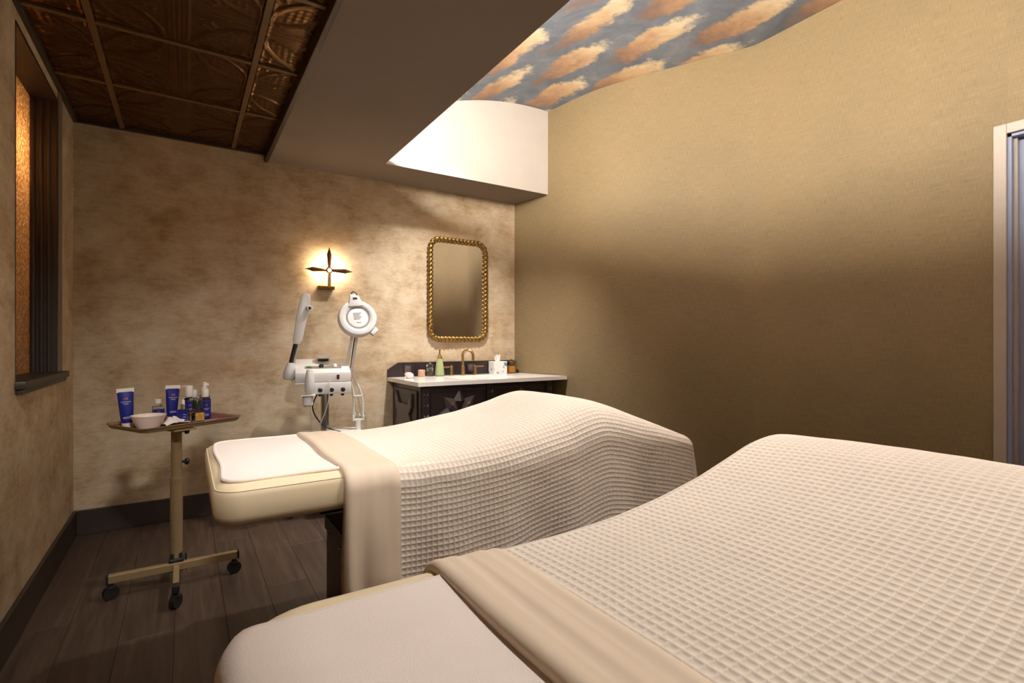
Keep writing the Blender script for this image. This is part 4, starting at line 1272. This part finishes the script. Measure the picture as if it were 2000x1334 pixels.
# front: two carved doors between posts
fy = VY
def post(x0, x1):
    p = MB().box(x0, x1, fy - 0.016, fy, 0.06, VZ - 0.012, bev=0.003).build('post', M['espresso'], VN, smooth=False)
    xc = (x0 + x1) / 2
    z_ = VZ - 0.065
    while z_ > 0.12:
        for sg in (-1, 1):
            MB().raw([(xc, fy - 0.020, z_), (xc + sg * 0.020, fy - 0.016, z_ + 0.020), (xc + sg * 0.020, fy - 0.016, z_ - 0.020), (xc + sg * 0.016, fy - 0.030, z_)],
                     [(0, 1, 3), (0, 3, 2), (1, 2, 3), (0, 2, 1)]).build('notch', M['espresso2'], p, smooth=False)
        z_ -= 0.076
    return p
post(VX0 + 0.005, VX0 + 0.062); post(2.470, 2.535); post(VX1 - 0.062, VX1 - 0.005)
def star_door(x0, x1):
    z0, z1 = 0.09, VZ - 0.03
    d = MB().box(x0, x1, fy - 0.012, fy, z0, z1, bev=0.004).build('door', M['espresso'], VN, smooth=False)
    cx_, cz_ = (x0 + x1) / 2 + 0.005, 0.628
    # eight-pointed star built of kites standing proud, each with a ridge
    for k in range(8):
        a = R(90 + 45 * k)
        L = 0.178
        wd = 0.054
        tip = (cx_ + L * math.cos(a), cz_ + L * math.sin(a)); m = (cx_ + L * 0.52 * math.cos(a), cz_ + L * 0.52 * math.sin(a))
        nx_, nz_ = -math.sin(a), math.cos(a)
        inn = (cx_ + 0.02 * math.cos(a), cz_ + 0.02 * math.sin(a))
        s1_ = (m[0] + nx_ * wd, m[1] + nz_ * wd); s2_ = (m[0] - nx_ * wd, m[1] - nz_ * wd)
        yb, yt = fy - 0.012, fy - 0.040
        vs_ = [(inn[0], yb, inn[1]), (s1_[0], yb, s1_[1]), (tip[0], yb, tip[1]), (s2_[0], yb, s2_[1]), (m[0], yt, m[1])]
        MB().raw(vs_, [(0, 1, 4), (1, 2, 4), (2, 3, 4), (3, 0, 4), (0, 3, 2, 1)]).build('star_point', M['espresso2'] if k % 2 else M['espresso'], d, smooth=False)
    fr0 = MB()
    for (a0, a1, c0, c1) in ((x0 + 0.006, x1 - 0.006, z1 - 0.016, z1 - 0.006), (x0 + 0.006, x1 - 0.006, z0 + 0.006, z0 + 0.016), (x0 + 0.006, x0 + 0.016, z0 + 0.016, z1 - 0.016), (x1 - 0.016, x1 - 0.006, z0 + 0.016, z1 - 0.016)):
        fr0.box(a0, a1, fy - 0.020, fy - 0.012, c0, c1, bev=0.002)
    fr0.build('door_moulding', M['espresso'], d, smooth=False)
    MB().lathe([(0.005, 0), (0.005, 0.012), (0.012, 0.018), (0.010, 0.026), (0.0, 0.028)], loc=(x1 - 0.03, fy - 0.012, 0.50), axis=(0, -1, 0), n=16).build('knob', M['brass_dark'], d)
    return d
star_door(VX0 + 0.066, 2.466)
star_door(2.539, VX1 - 0.066)
# carved left side panel: two chamfered brackets around a recessed panel
sx_ = VX0
sp = MB().box(sx_ - 0.010, sx_, VY + 0.05, -0.07, 0.09, VZ - 0.04, bev=0.003).build('side_panel', M['espresso'], VN, smooth=False)
for z0_, z1_ in ((0.12, 0.44), (0.46, VZ - 0.06)):
    zc_ = (z0_ + z1_) / 2; yc_ = (VY + 0.05 - 0.07) / 2
    hw_ = 0.16; hh = (z1_ - z0_) / 2
    poly = [(-hw_, hh), (-hw_ + 0.07, hh * 0.45), (hw_ - 0.07, hh * 0.45), (hw_, hh), (hw_, hh * 0.35), (hw_ - 0.05, 0.0), (hw_, -hh * 0.6), (hw_, -hh), (-hw_, -hh), (-hw_, -hh * 0.6), (-hw_ + 0.05, 0.0), (-hw_, hh * 0.35)]
    MB().prism(poly, 0.016, Matrix(((0, 0, -1, sx_ - 0.010), (1, 0, 0, yc_), (0, 1, 0, zc_), (0, 0, 0, 1))), bev=0.004).build('carved_panel', M['espresso2'], sp, smooth=False)

# counter with a sunken basin
CT0, CT1 = VZ, 0.867
ct = thing('vanity_counter', 'white stone counter with undermounted basin on the dark vanity', 'counter', (0, 0, 0))
cxa, cxb, cya = 1.905, 3.10, -0.64
sx0, sx1, sy0, sy1 = 2.30, 2.80, -0.50, -0.145
b = MB()
def wx_at(y): return wall_x(y) - 0.006
zt_, zb_ = CT1, CT0 + 0.0005
outer = [(cxa, cya), (wx_at(cya), cya), (wx_at(-0.001), -0.001), (cxa, -0.001)]
inner = [(sx0, sy0), (sx1, sy0), (sx1, sy1), (sx0, sy1)]
vv = [(x_, y_, zt_) for x_, y_ in outer + inner] + [(x_, y_, zb_) for x_, y_ in outer + inner]
ff = []
for k in range(4):
    k2 = (k + 1) % 4
    ff += [(k, k2, 4 + k2, 4 + k), (8 + k, 12 + k, 12 + k2, 8 + k2), (k, 8 + k, 8 + k2, k2), (4 + k, 4 + k2, 12 + k2, 12 + k)]
MB().raw(vv, ff).build('counter_slab', M['countertop'], ct, smooth=False)
bz = CT1 - 0.13
vi = [(sx0 - 0.0, sy0, zt_ - 0.0285), (sx1, sy0, zt_ - 0.0285), (sx1, sy1, zt_ - 0.0285), (sx0, sy1, zt_ - 0.0285), (sx0 + 0.04, sy0 + 0.04, bz), (sx1 - 0.04, sy0 + 0.04, bz), (sx1 - 0.04, sy1 - 0.04, bz), (sx0 + 0.04, sy1 - 0.04, bz)]
o = MB().raw(vi, [(0, 1, 5, 4), (1, 2, 6, 5), (2, 3, 7, 6), (3, 0, 4, 7), (4, 5, 6, 7)]).build('basin', M['ceramic'], ct)
o2 = MB().lathe([(0.022, 0.0), (0.022, 0.004), (0.016, 0.006), (0.0, 0.005)], loc=((sx0 + sx1) / 2, (sy0 + sy1) / 2, bz), n=20).build('drain', M['brass'], o)

# backsplash with clipped left end and carved squares
bp = thing('backsplash', 'low dark carved wooden backsplash with clipped corner behind the counter', 'backsplash', (0, 0, CT1))
pol = [(1.905, 0.0005), (3.09, 0.0005), (3.09, 0.115), (1.99, 0.115), (1.905, 0.060)]
MB().prism(pol, 0.020, Matrix(((1, 0, 0, 0), (0, 0, -1, -0.001), (0, 1, 0, 0), (0, 0, 0, 1))), bev=0.002).build('board', M['espresso'], bp, smooth=False)
for (xa, xb) in ((2.03, 2.105), (2.60, 2.675)):
    MB().box(xa, xb, -0.027, -0.021, 0.020, 0.098, bev=0.004).build('carved_square', M['espresso'], bp, smooth=False)
    MB().raw([(xa + 0.012, -0.027, 0.030), (xb - 0.012, -0.027, 0.030), (xb - 0.012, -0.027, 0.088), (xa + 0.012, -0.027, 0.088), ((xa + xb) / 2, -0.038, 0.059)], [(0, 1, 4), (1, 2, 4), (2, 3, 4), (3, 0, 4), (0, 3, 2, 1)]).build('carved_boss', M['espresso2'], bp, smooth=False)
for xa in (2.135, 2.155, 2.56, 2.58):
    MB().box(xa, xa + 0.008, -0.025, -0.021, 0.015, 0.102, bev=0.002).build('carved_rib', M['espresso'], bp, smooth=False)

# faucet
FC = thing('gooseneck_faucet', 'brass gooseneck faucet between two lever handles on the counter', 'faucet', (2.530, -0.085, CT1))
MB().lathe([(0.0, 0), (0.021, 0), (0.021, 0.006), (0.0165, 0.008), (0.0165, 0.075), (0.013, 0.079), (0.013, 0.09)], n=24).build('faucet_base', M['brass'], FC)
fd = Vector((0.72, -0.69, 0))
pts = [(0, 0, 0.085), (0, 0, 0.165)] + [tuple(fd * (0.045 - 0.045 * math.cos(R(a))) + Vector((0, 0, 0.165 + 0.045 * math.sin(R(a))))) for a in range(15, 181, 15)] + [tuple(fd * 0.09 + Vector((0, 0, 0.135)))]
MB().tube(pts, 0.0115, n=16).build('spout', M['brass'], FC)
MB().cyl(tuple(fd * 0.09 + Vector((0, 0, 0.124))), tuple(fd * 0.09 + Vector((0, 0, 0.140))), 0.0125, n=18).build('aerator', M['brass'], FC)
for hx_, sg in ((2.425, -1), (2.645, 1)):
    h = thing('faucet_handle', 'brass lever faucet handle %s the gooseneck spout' % ('left of' if sg < 0 else 'right of'), 'faucet handle', (hx_, -0.085, CT1), 0, 'brass lever handles by the basin')
    MB().lathe([(0.0, 0), (0.019, 0), (0.019, 0.005), (0.0145, 0.007), (0.0145, 0.078), (0.012, 0.082), (0, 0.082)], n=22).build('handle_post', M['brass'], h)
    MB().box(min(0, sg * 0.085), max(0, sg * 0.085), -0.0065, 0.0065, 0.066, 0.078, bev=0.003).build('lever', M['brass'], h, smooth=False)

# things on the counter
t = thing('soap_dispenser', 'pale green tapered soap dispenser with brass pump on the counter', 'dispenser', (2.325, -0.070, CT1))
MB().lathe([(0.0, 0.004), (0.040, 0.004), (0.0405, 0.010), (0.033, 0.08), (0.024, 0.135), (0.022, 0.142), (0.0, 0.143)], n=32).build('green_body', M['sage'], t)
MB().lathe([(0.0, 0.0), (0.042, 0.0), (0.0425, 0.004), (0.0, 0.004)], n=32).build('foot', M['olive'], t)
pm_ = MB().lathe([(0.0225, 0.142), (0.021, 0.15), (0.014, 0.166), (0.011, 0.176), (0.006, 0.178), (0.005, 0.205), (0.009, 0.207), (0.009, 0.214), (0.0, 0.215)], n=20).build('pump', M['brass'], t)
MB().tube([(0, 0, 0.211), (0.03, -0.012, 0.211), (0.036, -0.014, 0.206)], 0.0032, n=8).build('pump_spout', M['brass'], pm_)
t = thing('glass_bottle', 'small square clear glass bottle left of the green soap dispenser', 'bottle', (2.240, -0.070, CT1))
gb = MB().box(-0.024, 0.024, -0.022, 0.022, 0.0, 0.098, bev=0.005, seg=3).build('glass_body', M['glass'], t)
MB().box(-0.018, 0.018, -0.016, 0.016, 0.006, 0.070, bev=0.004).build('liquid', M['glass'], gb)
MB().lathe([(0.012, 0.098), (0.012, 0.106), (0.008, 0.110), (0.007, 0.122), (0.0, 0.123)], n=18).build('stopper', M['steel'], t)
t = thing('stone_cup', 'small pink marble pot with domed lid on the counter', 'pot', (2.160, -0.085, CT1))
MB().lathe([(0.0, 0.0), (0.027, 0.0), (0.029, 0.003), (0.029, 0.042), (0.0, 0.0425)], n=30).build('pot_body', M['pinkstone'], t)
MB().lathe([(0.0295, 0.043), (0.0295, 0.050), (0.025, 0.056), (0.0, 0.058)], n=30).build('lid', M['pinkstone'], t)
b = bmesh.new(); bmesh.ops.create_icosphere(b, subdivisions=2, radius=0.03)
rs = random.Random(5)
for v in b.verts:
    k = 1 + rs.uniform(-0.28, 0.22)
    v.co = Vector((v.co.x * 1.15 * k, v.co.y * 0.9 * k, max(-0.018, v.co.z * 0.95 * k)))
mb = MB(); mb._merge(b, Matrix.Translation((0, 0, 0.018)))
o = mb.build('quartz_crystal', M['quartz'], smooth=False); o.location = (2.010, -0.195, CT1)
tag(o, 'rough pale pink quartz crystal at left end of the counter', 'crystal')

def floral():
    t = NT('blue_floral_print')
    c = t.coord()
    v = t.n('TexVoronoi'); v.inputs['Scale'].default_value = 22; t.l(c, 0, v, 'Vector')
    n_ = t.noise(c, 45, 4, 0.6)
    d = t.math('MULTIPLY_ADD', (n_, 0), 0.7, (v, 0))
    r_ = t.ramp(d, 0, [(0.50, lin((84, 102, 150))), (0.62, lin((140, 158, 184))), (0.70, lin((222, 224, 220))), (0.9, lin((232, 232, 226)))])
    t.l(r_, 0, t.b, 'Base Color'); t.b.inputs['Roughness'].default_value = 0.55
    return t.m
M['floral'] = floral()
t = thing('tissue_box', 'tissue box with blue floral print on the counter', 'tissue box', (2.868, -0.095, CT1), R(-6))
MB().box(-0.062, 0.062, -0.060, 0.060, 0.0, 0.110, bev=0.002).build('carton', M['floral'], t, smooth=False)
nu, nv = 22, 16
U, V_ = np.meshgrid(np.linspace(-1, 1, nu), np.linspace(0, 1, nv), indexing='ij')
Pt = np.stack([U * (0.020 + 0.010 * V_), 0.014 * np.sin(U * 6 + V_ * 2) * (0.5 + V_), 0.109 + 0.056 * V_ * (1 - 0.12 * np.cos(U * 7)) ], axis=-1)
o = link(bpy.data.objects.new('tissue', grid_mesh('tissue', Pt, M['tissue'])), t)
md = o.modifiers.new('thickness', 'SOLIDIFY'); md.thickness = 0.0008
t = thing('candle_jar', 'gold mercury-glass candle jar with flat dark lid beside tissue box', 'candle jar', (3.02, -0.080, CT1))
MB().lathe([(0.0, 0.0), (0.038, 0.0), (0.041, 0.004), (0.041, 0.100), (0.039, 0.104), (0.0385, 0.100), (0.0385, 0.008), (0.0, 0.006)], n=32).build('jar', M['amberglass'], t)
MB().lathe([(0.0, 0.0065), (0.037, 0.007), (0.037, 0.065), (0.0, 0.066)], n=28).build('wax', M['wax'], t)
ld_ = MB().lathe([(0.0, 0.1045), (0.050, 0.1045), (0.051, 0.107), (0.050, 0.1095), (0.0, 0.111)], n=32).build('lid', M['brass_dark'], t)
MB().lathe([(0.0, 0.110), (0.004, 0.110), (0.004, 0.114), (0.008, 0.119), (0.006, 0.124), (0.0, 0.125)], n=16).build('lid_knob', M['brass_dark'], ld_)
